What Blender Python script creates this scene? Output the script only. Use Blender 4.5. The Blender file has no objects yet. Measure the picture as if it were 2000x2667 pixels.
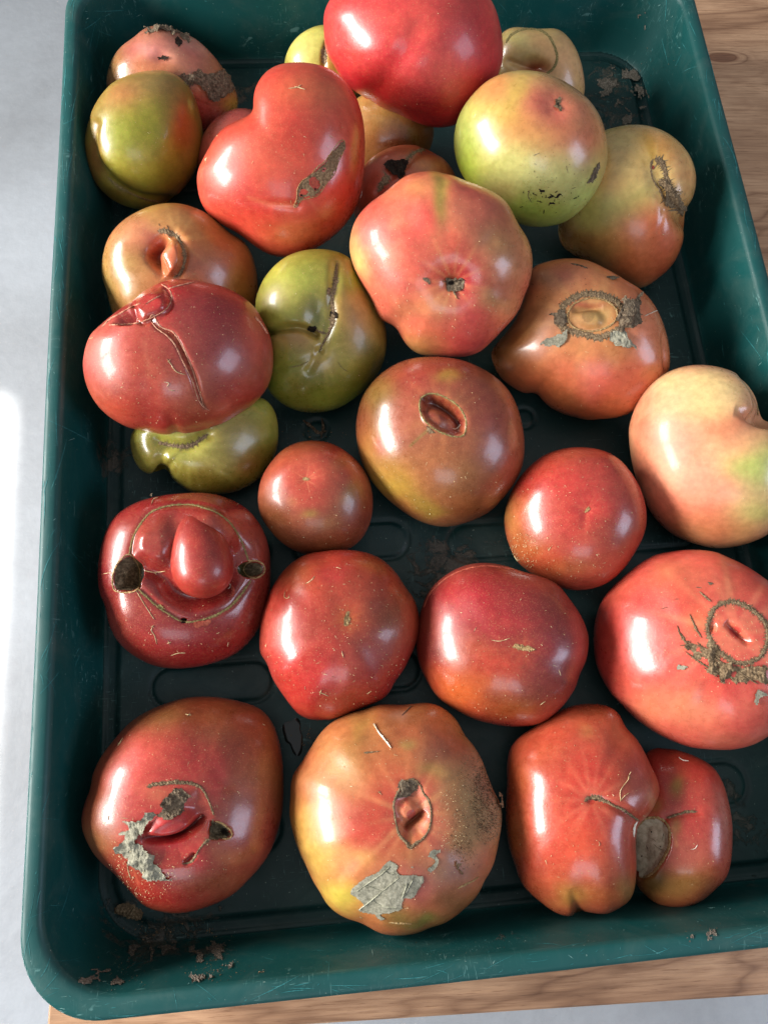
import bpy, math, random
import numpy as np
from mathutils import Vector, Euler
from mathutils.bvhtree import BVHTree

scene = bpy.context.scene
COL = scene.collection
rng = np.random.RandomState(7)
random.seed(7)

# ------------------------------------------------------------------ camera
CAM_P = np.array([-0.0605, -0.1912, 0.3726])
CAM_R = (0.2875, -0.0499, -0.0829)
F = 1926.0                                     # focal length in photo pixels
cd = bpy.data.cameras.new('camera'); cam = bpy.data.objects.new('camera', cd); COL.objects.link(cam)
cam.location = CAM_P; cam.rotation_euler = CAM_R
cd.sensor_fit = 'VERTICAL'; cd.sensor_height = 36.0; cd.lens = F/2667*36.0
cd.clip_start = 0.01; cd.clip_end = 60
scene.camera = cam
RC = np.array(Euler(CAM_R, 'XYZ').to_matrix())

# ------------------------------------------------------------------ world, lamps, exposure
w = bpy.data.worlds.new('World'); scene.world = w; w.use_nodes = True
bgn = w.node_tree.nodes['Background']
bgn.inputs[1].default_value = 0.53
_nt = w.node_tree; _tc = _nt.nodes.new('ShaderNodeTexCoord'); _sp = _nt.nodes.new('ShaderNodeSeparateXYZ'); _rp = _nt.nodes.new('ShaderNodeValToRGB')
_nt.links.new(_tc.outputs['Generated'], _sp.inputs[0]); _nt.links.new(_sp.outputs[2], _rp.inputs[0]); _nt.links.new(_rp.outputs[0], bgn.inputs[0])
_rp.color_ramp.elements[0].position = 0.0; _rp.color_ramp.elements[0].color = (0.17, 0.17, 0.17, 1)      # dim walls of the room
_rp.color_ramp.elements[1].position = 0.95; _rp.color_ramp.elements[1].color = (0.84, 0.87, 0.90, 1)    # pale ceiling

def area(name, loc, target, sx, sy, power, col, spread=180):
    l = bpy.data.lights.new(name, 'AREA'); l.shape = 'RECTANGLE'; l.size = sx; l.size_y = sy
    l.energy = power; l.color = col; l.spread = math.radians(spread)
    o = bpy.data.objects.new(name, l); COL.objects.link(o); o.location = loc
    d = Vector(target) - Vector(loc); o.rotation_euler = d.to_track_quat('-Z', 'Y').to_euler()
    return o
# the bright window on the left, two casements with a mullion between them
area('window_light', (-1.50, 0.40, 0.56), (0, 0.0, 0.0), 0.60, 0.40, 37, (1.0, 0.97, 0.93))
area('window_light', (-1.50, -0.26, 0.56), (0, 0.0, 0.0), 0.60, 0.40, 37, (1.0, 0.97, 0.93))
# a dimmer, bluer window behind the right shoulder
area('far_window_light', (1.55, -0.75, 0.95), (0, 0, 0), 0.75, 0.75, 12, (0.70, 0.78, 1.0))
# a high, faint, pale blue area lamp behind the viewer
area('rear_area_light', (-0.25, -1.9, 1.25), (0, 0, 0), 0.9, 0.6, 6, (0.85, 0.9, 1.0))
# sunshine that falls through the window on the ground beside the table
area('sunbeam_light', (-1.028, -0.40, 1.4), (-1.028, -0.40, -0.8), 0.86, 1.56, 60, (1.0, 0.93, 0.84), 2.5)

scene.view_settings.view_transform = 'Standard'; scene.view_settings.look = 'None'
scene.view_settings.exposure = 0.0; scene.view_settings.gamma = 1.0
scene.view_settings.use_curve_mapping = False
scene.cycles.max_bounces = 8

# ------------------------------------------------------------------ helpers
def lin(c):
    c = np.asarray(c, float)/255.0
    return np.where(c <= 0.04045, c/12.92, ((c+0.055)/1.055)**2.4)
def grade(c):
    p = lin(c); lu = p@np.array([.3, .6, .1]); k = np.clip((lu/0.44)**0.15, 0.5, 1.12)[:, None]
    return np.clip((lu[:, None]+(p-lu[:, None])*0.99)*k, 0.004, 0.9)*np.array([0.95, 0.96, 0.79])
def link(name, me, mat=None, parent=None):
    if mat is not None: me.materials.append(mat)
    o = bpy.data.objects.new(name, me); COL.objects.link(o)
    if parent is not None: o.parent = parent
    return o
def mesh_np(name, V, quads=None, tris=None, smooth=True):
    me = bpy.data.meshes.new(name)
    V = np.asarray(V, np.float32)
    quads = np.zeros((0, 4), np.int32) if quads is None else np.asarray(quads, np.int32).reshape(-1, 4)
    tris = np.zeros((0, 3), np.int32) if tris is None else np.asarray(tris, np.int32).reshape(-1, 3)
    loops = np.concatenate([quads.ravel(), tris.ravel()])
    used = np.zeros(len(V), bool); used[loops] = True
    if not used.all():                                              # drop points no face uses
        mp_ = np.cumsum(used)-1; V = V[used]; loops = mp_[loops].astype(np.int32)
    me.vertices.add(len(V)); me.vertices.foreach_set('co', V.ravel())
    me.loops.add(len(loops)); me.loops.foreach_set('vertex_index', loops)
    nq, nt = len(quads), len(tris)
    st = np.concatenate([np.arange(nq)*4, nq*4+np.arange(nt)*3]).astype(np.int32)
    tot = np.concatenate([np.full(nq, 4), np.full(nt, 3)]).astype(np.int32)
    me.polygons.add(nq+nt); me.polygons.foreach_set('loop_start', st); me.polygons.foreach_set('loop_total', tot)
    me.polygons.foreach_set('use_smooth', np.full(nq+nt, smooth, bool))
    me.update(calc_edges=True)
    return me
def empty(name, loc, label=None, cat=None, group=None):
    o = bpy.data.objects.new(name, None); COL.objects.link(o); o.location = loc; o.empty_display_size = 0.02
    if label: o['label'] = label
    if cat: o['category'] = cat
    if group: o['group'] = group
    return o
class Noise:                                   # smooth random field: a sum of plane waves
    def __init__(s, seed, scale, n=18):
        r = np.random.RandomState(seed); k = r.normal(size=(n, 3)); k /= np.linalg.norm(k, axis=1)[:, None]
        s.k = k*(scale*(0.5+1.3*r.rand(n)))[:, None]; s.p = r.rand(n)*6.283; s.n = n
    def __call__(s, P): return np.sin(P@s.k.T+s.p).sum(1)*math.sqrt(2.0/s.n)
class Frac:
    def __init__(s, seed, scale, octs=3): s.o = [(Noise(seed+17*i, scale*2**i, 14), 0.55**i) for i in range(octs)]
    def __call__(s, P): return sum(a*n(P) for n, a in s.o)
def smooth01(x): x = np.clip(x, 0, 1); return x*x*(3-2*x)

# crops of the photograph in which outlines were measured: origin and scale in photo pixels
CR = dict(A=(100, 0, 900/1659), B=(900, 0, 1100/1659), C=(180, 500, 900/1659), D=(900, 400, 1100/1659),
          E=(200, 1100, 950/1659), F=(1000, 1100, 1000/1659), G=(150, 1750, 700/1659), H=(700, 1750, 700/1659),
          I=(1250, 1750, 750/1659), O=(0, 0, 2000/1659))
def px(c, pts):
    a = np.atleast_2d(np.asarray(pts, float)); o = CR[c]
    return a*o[2]+np.array([o[0], o[1]])
def ray(p):
    p = np.atleast_2d(p)
    d = np.stack([(p[:, 0]-1000)/F, -(p[:, 1]-1333.5)/F, -np.ones(len(p))], 1)@RC.T
    return d
def project(P):
    q = (P-CAM_P)@RC
    return np.stack([1000+F*q[:, 0]/-q[:, 2], 1333.5-F*q[:, 1]/-q[:, 2]], 1)
def unproj(p, z):
    d = ray(p); t = (z-CAM_P[2])/d[:, 2]; return CAM_P+d*t[:, None]
def circle(x, y, rx, ry=None, n=20):
    ry = ry or rx
    return [(x+rx*math.cos(a), y+ry*math.sin(a)) for a in np.linspace(0, 6.2832, n, endpoint=False)]
def catmull(P, closed=True, m=10):
    P = np.asarray(P, float); n = len(P); out = []
    rg = range(n) if closed else range(n-1)
    for i in rg:
        if closed: a, b, c, d = P[i-1], P[i], P[(i+1) % n], P[(i+2) % n]
        else: a, b, c, d = P[max(i-1, 0)], P[i], P[i+1], P[min(i+2, n-1)]
        for t in np.linspace(0, 1, m, endpoint=False):
            out.append(0.5*((2*b)+(-a+c)*t+(2*a-5*b+4*c-d)*t*t+(-a+3*b-3*c+d)*t**3))
    if not closed: out.append(P[-1])
    return np.array(out)
def resample(P, step):
    s = np.concatenate([[0], np.cumsum(np.linalg.norm(np.diff(P, axis=0), axis=1))])
    n = max(2, int(s[-1]/step)+1); t = np.linspace(0, s[-1], n)
    return np.stack([np.interp(t, s, P[:, k]) for k in range(P.shape[1])], 1)
def seg_dist(Q, P):
    """distance of every Q to the polyline P and the position along it, 0..1"""
    best = np.full(len(Q), 1e9); par = np.zeros(len(Q)); L = np.linalg.norm(np.diff(P, axis=0), axis=1)
    tot = L.sum()+1e-9; acc = 0
    for i in range(len(P)-1):
        d = P[i+1]-P[i]; t = np.clip(((Q-P[i])@d)/(d@d+1e-12), 0, 1)
        r = np.linalg.norm(Q-(P[i]+t[:, None]*d), axis=1); m = r < best
        best[m] = r[m]; par[m] = (acc+t[m]*L[i])/tot; acc += L[i]
    return best, par
def inside(Q, P):
    x, y = Q[:, 0], Q[:, 1]; c = np.zeros(len(Q), bool); n = len(P); j = n-1
    for i in range(n):
        xi, yi = P[i]; xj, yj = P[j]
        if yi != yj: c ^= ((yi > y) != (yj > y)) & (x < (xj-xi)*(y-yi)/(yj-yi)+xi)
        j = i
    return c

# ------------------------------------------------------------------ materials
def newmat(name):
    m = bpy.data.materials.new(name); m.use_nodes = True; nt = m.node_tree
    return m, nt, nt.nodes['Principled BSDF']
def N(nt, t, **kw):
    n = nt.nodes.new(t)
    for k, v in kw.items():
        if k in n.inputs: n.inputs[k].default_value = v
        else: setattr(n, k, v)
    return n
def ramp(nt, fac, stops):
    r = nt.nodes.new('ShaderNodeValToRGB'); nt.links.new(fac, r.inputs[0]); e = r.color_ramp.elements
    while len(e) < len(stops): e.new(0.5)
    for el, (p, c) in zip(e, stops): el.position = p; el.color = c if len(c) == 4 else (*c, 1)
    return r.outputs[0]
def mix(nt, fac, a, b, mode='MIX'):
    m = nt.nodes.new('ShaderNodeMix'); m.data_type = 'RGBA'; m.blend_type = mode
    for s, v in ((0, fac), (6, a), (7, b)):
        if isinstance(v, (int, float)): m.inputs[s].default_value = v
        elif isinstance(v, tuple): m.inputs[s].default_value = v if len(v) == 4 else (*v, 1)
        else: nt.links.new(v, m.inputs[s])
    return m.outputs[2]
def tex_obj(nt, scale=(1, 1, 1), rot=(0, 0, 0)):
    g = nt.nodes.new('ShaderNodeNewGeometry'); mp = nt.nodes.new('ShaderNodeMapping')
    mp.inputs['Scale'].default_value = scale; mp.inputs['Rotation'].default_value = rot
    nt.links.new(g.outputs['Position'], mp.inputs[0]); return mp.outputs[0]
def noise(nt, v, scale, detail=4, rough=0.55, dist=0):
    n = N(nt, 'ShaderNodeTexNoise'); n.inputs['Scale'].default_value = scale; n.inputs['Detail'].default_value = detail
    n.inputs['Roughness'].default_value = rough; n.inputs['Distortion'].default_value = dist
    nt.links.new(v, n.inputs['Vector']); return n.outputs[0]
def bump(nt, h, dist, strength=1.0, prev=None):
    b = nt.nodes.new('ShaderNodeBump'); b.inputs['Distance'].default_value = dist; b.inputs['Strength'].default_value = strength
    nt.links.new(h, b.inputs['Height'])
    if prev is not None: nt.links.new(prev, b.inputs['Normal'])
    return b.outputs[0]

def skin_material():
    m, nt, p = newmat('tomato_skin'); L = nt.links
    a = nt.nodes.new('ShaderNodeAttribute'); a.attribute_name = 'pigment'
    v = tex_obj(nt)
    # fine freckles of lighter pigment, denser where the attribute's alpha says the skin is freckled
    f1 = noise(nt, v, 1500, 2, 0.5)
    fr = ramp(nt, f1, [(0.55, (0, 0, 0)), (0.72, (1, 1, 1))])
    c = mix(nt, 0.0, a.outputs['Color'], (0.62, 0.30, 0.13))
    mm = c.node; mu = N(nt, 'ShaderNodeMath', operation='MULTIPLY'); L.new(fr, mu.inputs[0]); mu.inputs[1].default_value = 0.26
    L.new(mu.outputs[0], mm.inputs[0])
    n2 = noise(nt, v, 260, 3, 0.6)
    dk = ramp(nt, n2, [(0.3, (0.86, 0.84, 0.82)), (0.7, (1.1, 1.1, 1.1))])
    c = mix(nt, 1.0, c, dk, 'MULTIPLY')
    # sparse pin-prick dust
    vo = N(nt, 'ShaderNodeTexVoronoi'); vo.inputs['Scale'].default_value = 210; L.new(v, vo.inputs['Vector'])
    dd = ramp(nt, vo.outputs['Distance'], [(0.05, (1, 1, 1)), (0.085, (0, 0, 0))])
    rnd = N(nt, 'ShaderNodeSeparateColor'); L.new(vo.outputs['Color'], rnd.inputs[0])
    th = N(nt, 'ShaderNodeMath', operation='GREATER_THAN'); L.new(rnd.outputs[0], th.inputs[0]); th.inputs[1].default_value = 0.80
    mu2 = N(nt, 'ShaderNodeMath', operation='MULTIPLY'); L.new(dd, mu2.inputs[0]); L.new(th.outputs[0], mu2.inputs[1])
    mu3 = N(nt, 'ShaderNodeMath', operation='MULTIPLY'); L.new(mu2.outputs[0], mu3.inputs[0]); mu3.inputs[1].default_value = 0.55
    c = mix(nt, mu3.outputs[0], c, (0.62, 0.45, 0.27))
    L.new(c, p.inputs['Base Color'])
    dull = nt.nodes.new('ShaderNodeAttribute'); dull.attribute_name = 'dull'
    rr = ramp(nt, n2, [(0.3, (0.34,)*3), (0.75, (0.44,)*3)])
    ad = N(nt, 'ShaderNodeMath', operation='ADD', use_clamp=True); L.new(rr, ad.inputs[0]); L.new(dull.outputs['Fac'], ad.inputs[1])
    L.new(ad.outputs[0], p.inputs['Roughness'])
    p.inputs['Specular IOR Level'].default_value = 0.5
    p.inputs['Subsurface Weight'].default_value = 0.12; p.inputs['Subsurface Radius'].default_value = (1, 0.35, 0.15)
    p.inputs['Subsurface Scale'].default_value = 0.0035
    iv = N(nt, 'ShaderNodeMath', operation='SUBTRACT', use_clamp=True); iv.inputs[0].default_value = 0.36; L.new(dull.outputs['Fac'], iv.inputs[1])
    L.new(iv.outputs[0], p.inputs['Coat Weight'])
    p.inputs['Coat Roughness'].default_value = 0.15
    b = bump(nt, noise(nt, v, 900, 3, 0.6), 0.00006)
    b = bump(nt, noise(nt, v, 90, 2, 0.5), 0.0004, 0.5, b)
    L.new(b, p.inputs['Normal'])
    return m
def crust_material(name, c1, c2, c3, scale=900, rough=0.95):
    m, nt, p = newmat(name); L = nt.links; v = tex_obj(nt)
    n = noise(nt, v, scale, 6, 0.7)
    c = ramp(nt, n, [(0.32, tuple(lin(c1))), (0.52, tuple(lin(c2))), (0.72, tuple(lin(c3)))])
    L.new(c, p.inputs['Base Color']); p.inputs['Roughness'].default_value = rough; p.inputs['Specular IOR Level'].default_value = 0.2
    L.new(bump(nt, noise(nt, v, scale*0.7, 5, 0.7), 0.0006), p.inputs['Normal'])
    return m
SKIN = skin_material()
CORK = crust_material('cork_scar', (70, 56, 42), (122, 102, 78), (172, 150, 118))
PALECORK = crust_material('pale_scar', (110, 85, 58), (165, 135, 92), (205, 180, 135))
THINCORK = crust_material('olive_scar', (88, 80, 48), (138, 124, 80), (176, 160, 112))
DARK = crust_material('dark_rot', (14, 11, 9), (38, 30, 24), (70, 58, 46))
GREYLEAF = crust_material('grey_leaf', (104, 102, 88), (142, 139, 122), (172, 168, 150), 500)
GREYVEIN = crust_material('leaf_vein', (140, 142, 124), (170, 170, 150), (190, 190, 170), 500)
BLACKLEAF = crust_material('dry_leaf', (58, 48, 38), (104, 90, 74), (150, 136, 114), 600)
HOLE = crust_material('hole_lining', (46, 38, 28), (94, 82, 62), (142, 128, 102), 500)  # dry lining, with the shade of a deeper hole put into its colour
LIP = crust_material('torn_skin_edge', (150, 95, 78), (196, 140, 114), (222, 182, 150), 500, 0.7)
STONE = crust_material('grey_flesh', (140, 128, 108), (184, 172, 148), (206, 196, 174), 260)
STRAW = crust_material('straw', (150, 125, 85), (205, 185, 140), (235, 222, 190), 300, 0.7)
WHITE = crust_material('white_fibre', (190, 180, 160), (225, 218, 200), (245, 240, 230), 300, 0.6)
SOIL = crust_material('soil', (84, 66, 48), (134, 110, 84), (176, 152, 122), 1200)
SOIL2 = crust_material('dark_soil', (62, 46, 34), (98, 76, 58), (140, 114, 90), 1200)
FLESH = crust_material('bare_flesh', (110, 45, 35), (160, 75, 58), (190, 110, 85), 300, 0.5)

# ------------------------------------------------------------------ the tomato builder
class Tomato:
    """A solid of revolution-like fruit: its widest section is the given outline, its near and far
    halves are domes; ribs, dimples, folds and lobes are then pushed along the surface normal."""
    def __init__(s, crop, outline, z0=-0.0572, hf=0.74, hb=0.55, p=2.3, center=None, res=(220, 90, 26), seed=1,
                 feats=(), cols=(), base=(180, 70, 60), mott=5, warp=0.12, soft=2.0, undul=0.0004, ribs=0, ribamp=0, dull=(),
                 name='skin', D=None):
        s.crop = crop; s.k = CR[crop][2]
        op = px(crop, outline); dense = catmull(op, True, 12)
        if center is None:
            c = (dense.max(0)+dense.min(0))/2
        else: c = px(crop, center)[0]
        s.c = c
        r0 = ray(c)[0]; r0 /= np.linalg.norm(r0); ax = -r0
        e1 = RC[:, 0]-RC[:, 0]@ax*ax; e1 /= np.linalg.norm(e1); e2 = np.cross(ax, e1)
        d = ray(dense); t = 1.0/(d@r0); Q = d*t[:, None]-r0
        ab = np.stack([Q@e1, Q@e2], 1)
        th = np.unwrap(np.arctan2(ab[:, 1], ab[:, 0])); rr = np.linalg.norm(ab, axis=1)
        if th[-1] < th[0]: th, rr = th[::-1], rr[::-1]
        o = np.argsort(th); th, rr = th[o], rr[o]
        NT, NF, NB = res
        T = th[0]+np.linspace(0, 2*math.pi, NT, endpoint=False)
        R = np.interp(T, np.concatenate([th, [th[0]+2*math.pi]]), np.concatenate([rr, [rr[0]]]))
        Fq = np.fft.rfft(R); kk = np.arange(len(Fq))
        R = np.fft.irfft(Fq*np.exp(-(kk/34.0)**2), NT); Rs = np.fft.irfft(Fq*np.exp(-(kk/2.6)**2), NT)
        Rm = R.mean()
        u = np.linspace(0, 1, NF+1)[1:]; rho = np.sin(u*math.pi/2)
        h = hf*Rm*np.sqrt(np.clip(1-rho**p, 0, 1))
        ub = np.linspace(0, 1, NB+1)[1:]; rb = np.cos(ub*math.pi/2)*1.0
        rb[-1] = 0.02; hb_ = -hb*Rm*np.sqrt(np.clip(1-rb**2.2, 0, 1))
        rho = np.concatenate([rho, rb]); h = np.concatenate([h, hb_])
        Rg = Rs[None, :]+(R-Rs)[None, :]*(np.abs(rho)**soft)[:, None]
        A = (rho[:, None]*Rg*np.cos(T)[None, :]); B = rho[:, None]*Rg*np.sin(T)[None, :]
        Hh = np.repeat(h[:, None], NT, 1)
        off = A[..., None]*e1+B[..., None]*e2+Hh[..., None]*ax            # at unit distance
        zmin = (off[..., 2].min()+r0[2])
        s.D = (z0-CAM_P[2])/zmin if D is None else D
        s.C = CAM_P+r0*s.D; P = off*s.D+s.C; s.ax, s.e1, s.e2, s.mpp = ax, e1, e2, s.D/F
        s.Rm = Rm*s.D
        top = s.C+ax*(hf*Rm*s.D); bot = s.C-ax*(hb*Rm*s.D)
        # normals of the undisplaced body
        NR = len(rho)
        dT = np.roll(P, -1, 1)-np.roll(P, 1, 1)
        Pe = np.concatenate([np.broadcast_to(top, (1, NT, 3)), P, np.broadcast_to(bot, (1, NT, 3))], 0)
        dR = Pe[2:]-Pe[:-2]
        n0 = np.cross(dR, dT); n0 /= np.linalg.norm(n0, axis=2)[..., None]+1e-12
        V = np.concatenate([P.reshape(-1, 3), [top, bot]]); Nn = np.concatenate([n0.reshape(-1, 3), [ax, -ax]])
        front = np.concatenate([(np.arange(NR) < NF+2).repeat(NT), [True, False]])
        Q = project(V); s.uvr = None
        # displacement
        dsp = np.zeros(len(V)); nz = Noise(seed, 1/0.016); dsp += undul*nz(V)
        fwd = front.astype(float)
        if ribs:
            ang = np.arctan2((V-s.C)@e2, (V-s.C)@e1); rad = np.clip(np.linalg.norm(V-s.C-((V-s.C)@ax)[:, None]*ax, axis=1)/s.Rm, 0, 1)
            ph = seed*1.7
            dsp += ribamp*(np.cos(ribs*ang+ph+0.5*np.sin(2*ang+seed))*0.6+0.4*np.cos((ribs+2)*ang+ph*2))*smooth01(rad*1.4)
        sc = s.k; s.sc = sc
        for f in feats: dsp += fwd*s.feat(f, Q)
        Vd = V+Nn*dsp[:, None]
        # pigment
        wob = Frac(seed+5, 1/0.012, 3); wob2 = Frac(seed+9, 1/0.012, 3)
        Qw = Q+np.stack([wob(V), wob2(V)], 1)*(warp*s.Rm/s.mpp)*0.35
        c0 = np.repeat(np.array([base], float), len(V), 0)
        for cb in cols:
            kind = cb[0] if isinstance(cb[0], str) else 'b'
            if kind == 'b':
                x, y, rx, ry, cc = cb[:5]; st = cb[5] if len(cb) > 5 else 1.0; an = cb[6] if len(cb) > 6 else 0
                q = (Qw-px(crop, (x, y))[0])/sc; ca, sa = math.cos(math.radians(an)), math.sin(math.radians(an))
                qx = (q[:, 0]*ca+q[:, 1]*sa)/rx; qy = (-q[:, 0]*sa+q[:, 1]*ca)/ry
                wt = st*np.exp(-(qx*qx+qy*qy)**1.2)
            elif kind == 'p':        # polygon filled with a pigment
                wt = (inside(Q, px(crop, cb[1]))).astype(float)*cb[3]; cc = cb[2]
            elif kind == 'l':        # line of pigment
                dd, _ = seg_dist(Q, px(crop, cb[1])); wt = np.exp(-(dd/(cb[2]*sc))**2)*cb[4]; cc = cb[3]
            elif kind == 'rays':     # pale rays leaving a scar
                x, y, r, n_, cc, st = cb[1:7]
                q = (Q-px(crop, (x, y))[0])/sc; rr_ = np.linalg.norm(q, axis=1); an = np.arctan2(q[:, 1], q[:, 0])
                r_ = np.random.RandomState(seed+3); wt = np.zeros(len(V))
                for i in range(n_):
                    a0 = 6.283*i/n_+r_.uniform(-.25, .25); da = np.abs((an-a0+math.pi) % 6.2832-math.pi)
                    wt += np.exp(-(da*rr_/(r*0.045))**2)*np.exp(-(rr_/(r*r_.uniform(.5, 1)))**2)*(rr_ > r*0.08)
                wt = np.clip(wt, 0, 1)*st
            if kind == 'b': wt = wt*(0.85+0.15*front)
            else: wt = wt*front
            wt = np.clip(wt, 0, 1)[:, None]; c0 = c0*(1-wt)+np.array(cc, float)*wt
        m1 = Frac(seed+31, 1/0.006, 3)(V); m2 = Frac(seed+77, 1/0.009, 2)(V)
        c0 = c0+np.stack([m1*mott*0.7+m2*mott*0.2, m1*mott*0.5-m2*mott*0.8, m1*mott*0.3-m2*mott*0.3], 1)
        c0 = np.clip(c0, 4, 250)
        s.pig = c0
        me_tr = []
        idx = np.arange(NR*NT).reshape(NR, NT); nx = np.roll(idx, -1, 1)
        q4 = np.stack([idx[:-1], idx[1:], nx[1:], nx[:-1]], -1).reshape(-1, 4)
        tt = NR*NT; t1 = np.stack([np.full(NT, tt), idx[0], nx[0]], 1); t2 = np.stack([np.full(NT, tt+1), nx[-1], idx[-1]], 1)
        s.V = Vd; s.q4 = q4; s.t3 = np.concatenate([t1, t2])
        dl = np.zeros(len(V))
        for (x, y, rx, ry, a) in dull:
            q = (Qw-px(crop, (x, y))[0])/sc; dl += a*np.exp(-((q[:, 0]/rx)**2+(q[:, 1]/ry)**2)**2)*front
        s.dull = np.clip(dl+np.random.RandomState(seed*3).uniform(-0.09, 0.05)+0.06*Frac(seed+8, 1/0.02, 3)(V), -0.1, 1)
        s.bvh = None; s.name = name
    def feat(s, f, Q):
        k = f[0]; sc = s.sc; mm = 0.001
        if k == 'dim':                                     # ('dim', x, y, rx, ry, angle, depth_mm)
            _, x, y, rx, ry, an, dp = f
            q = (Q-px(s.crop, (x, y))[0])/sc; ca, sa = math.cos(math.radians(an)), math.sin(math.radians(an))
            r2 = ((q[:, 0]*ca+q[:, 1]*sa)/rx)**2+((-q[:, 0]*sa+q[:, 1]*ca)/ry)**2
            return -dp*mm*np.exp(-r2)
        if k == 'knob':                                    # steep-sided lobe: extra softness at the end
            _, x, y, rx, ry, an, dp, sf = f
            q = (Q-px(s.crop, (x, y))[0])/sc; ca, sa = math.cos(math.radians(an)), math.sin(math.radians(an))
            r = np.sqrt(((q[:, 0]*ca+q[:, 1]*sa)/rx)**2+((-q[:, 0]*sa+q[:, 1]*ca)/ry)**2)
            return dp*mm*np.clip(1-r**sf, 0, 1)**0.5
        if k == 'bump':                                    # smooth lobe: ('bump', x, y, rx, ry, angle, depth_mm, softness far side, softness near side)
            _, x, y, rx, ry, an, dp, s1, s2 = f
            q = (Q-px(s.crop, (x, y))[0])/sc; ca, sa = math.cos(math.radians(an)), math.sin(math.radians(an))
            X, Y = (q[:, 0]*ca+q[:, 1]*sa)/rx, (-q[:, 0]*sa+q[:, 1]*ca)/ry; rr = np.hypot(X, Y)+1e-6
            so = s1+(s2-s1)*smooth01(0.5+0.75*(Y-0.35*X)/rr)
            return dp*mm*smooth01((1-rr)/so)*(1-0.25*rr**2)
        if k == 'groove':                                  # ('groove', pts, width, depth_mm, taper)
            P = resample(catmull(px(s.crop, f[1]), False, 6), 6); d, t = seg_dist(Q, P)
            tp = np.sin(np.clip(t, 0, 1)*math.pi)**0.6 if len(f) > 4 and f[4] == 'both' else \
                (1-t)**0.7 if len(f) > 4 and f[4] == 'end' else 1.0
            return -f[3]*(0.6 if f[2] >= 30 and len(f) > 4 and f[3] < 3 else 1)*mm*np.exp(-(d/(f[2]*sc))**2)*tp
        if k == 'pit':                                     # ('pit', polygon, depth_mm, edge): flat-floored hollow
            P = px(s.crop, f[1]); Pc = np.concatenate([P, P[:1]]); d, _ = seg_dist(Q, Pc); i = inside(Q, P)
            sd = np.where(i, d, -d)/(f[3]*sc); return -f[2]*mm*smooth01(sd*0.5+0.35)
        return 0
    def mesh(s, parent, name=None):
        me = mesh_np(name or s.name, s.V-np.array(parent.location), s.q4, s.t3)
        pg = grade(s.pig)
        c = np.concatenate([pg, np.ones((len(s.pig), 1))], 1).astype(np.float32)
        a = me.attributes.new('pigment', 'FLOAT_COLOR', 'POINT'); a.data.foreach_set('color', c.ravel())
        a = me.attributes.new('dull', 'FLOAT', 'POINT'); a.data.foreach_set('value', s.dull.astype(np.float32))
        s.parent = parent
        return link(name or s.name, me, SKIN, parent)
    def cast(s, pts):
        """where the sight line through each photo pixel meets the skin: points, normals, hit flags"""
        if s.bvh is None:
            s.bvh = BVHTree.FromPolygons(s.V.tolist(), s.q4.tolist()+s.t3.tolist())
        pts = np.atleast_2d(pts); D = ray(pts); o = Vector(CAM_P); Pn = np.zeros((len(pts), 3)); Nm = np.zeros((len(pts), 3)); ok = np.zeros(len(pts), bool)
        for i, d in enumerate(D):
            h, n, _, _ = s.bvh.ray_cast(o, Vector(d))
            if h is not None:
                if n.dot(Vector(d)) > 0: n = -n
                Pn[i], Nm[i], ok[i] = h, n, True
        return Pn, Nm, ok
    # --- parts that lie on the skin
    def ribbon(s, name, pts, width, mat, closed=False, lift=0.3, spikes=0.0, spike_len=2.0, jag=0.35, seed=0, parent=None, label=None):
        r = np.random.RandomState(seed+int(pts[0][0])); P = catmull(px(s.crop, pts), closed, 10)
        if closed: P = np.concatenate([P, P[:1]])
        P = resample(P, 3.0); n = len(P)
        Tn = np.gradient(P, axis=0); Tn /= np.linalg.norm(Tn, axis=1)[:, None]+1e-9; Nr = np.stack([-Tn[:, 1], Tn[:, 0]], 1)
        w0 = np.interp(np.linspace(0, 1, n), np.linspace(0, 1, len(np.atleast_1d(width))), np.atleast_1d(width)) if np.ndim(width) else np.full(n, float(width))
        w0 = w0*s.k*0.5
        if not closed: w0 = w0*np.clip(np.minimum(np.arange(n)+0.6, n-0.4-np.arange(n))/3.0, 0.12, 1)
        wl = w0*(1+jag*r.uniform(-1, 1, n)); wr = w0*(1+jag*r.uniform(-1, 1, n))
        offs = [(-1.0, 0.0), (-0.6, 0.8), (0, 1.0), (0.6, 0.8), (1.0, 0.0)]
        Qp = np.concatenate([P+Nr*(np.where(a < 0, wl, wr)*a)[:, None] for a, _ in offs])
        X, Nm, ok = s.cast(Qp)
        hh = np.concatenate([np.full(n, b) for _, b in offs])*(0.6+0.8*r.rand(5*n))
        X = X+Nm*(0.00006+hh*min(lift, 0.25+lift*0.35)*0.001)[:, None]
        idx = np.arange(5*n).reshape(5, n)
        q = np.stack([idx[:-1, :-1], idx[1:, :-1], idx[1:, 1:], idx[:-1, 1:]], -1).reshape(-1, 4)
        q = q[ok[q].all(1)]
        V = [X]; tr = []; base = 5*n
        if spikes:
            for i in range(1, n-1):
                for sgn in (-1, 1):
                    if r.rand() < spikes:
                        w_ = wl[i] if sgn < 0 else wr[i]; L_ = w_*r.uniform(0.4, 1.0)*spike_len
                        a = P[i]+Nr[i]*sgn*w_*0.6-Tn[i]*w_*0.28; b = P[i]+Nr[i]*sgn*w_*0.6+Tn[i]*w_*0.28
                        c = P[i]+Nr[i]*sgn*(w_+L_)+Tn[i]*r.uniform(-1, 1)*L_*0.5
                        Y, M, o2 = s.cast(np.array([a, b, c]))
                        if o2.all():
                            Y = Y+M*0.00018; V.append(Y); tr.append([base, base+1, base+2]); base += 3
        X = np.concatenate(V)
        me = mesh_np(name, X-np.array(s.parent.location), q, tr or None, False)
        o = link(name, me, mat, s.parent)
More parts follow.
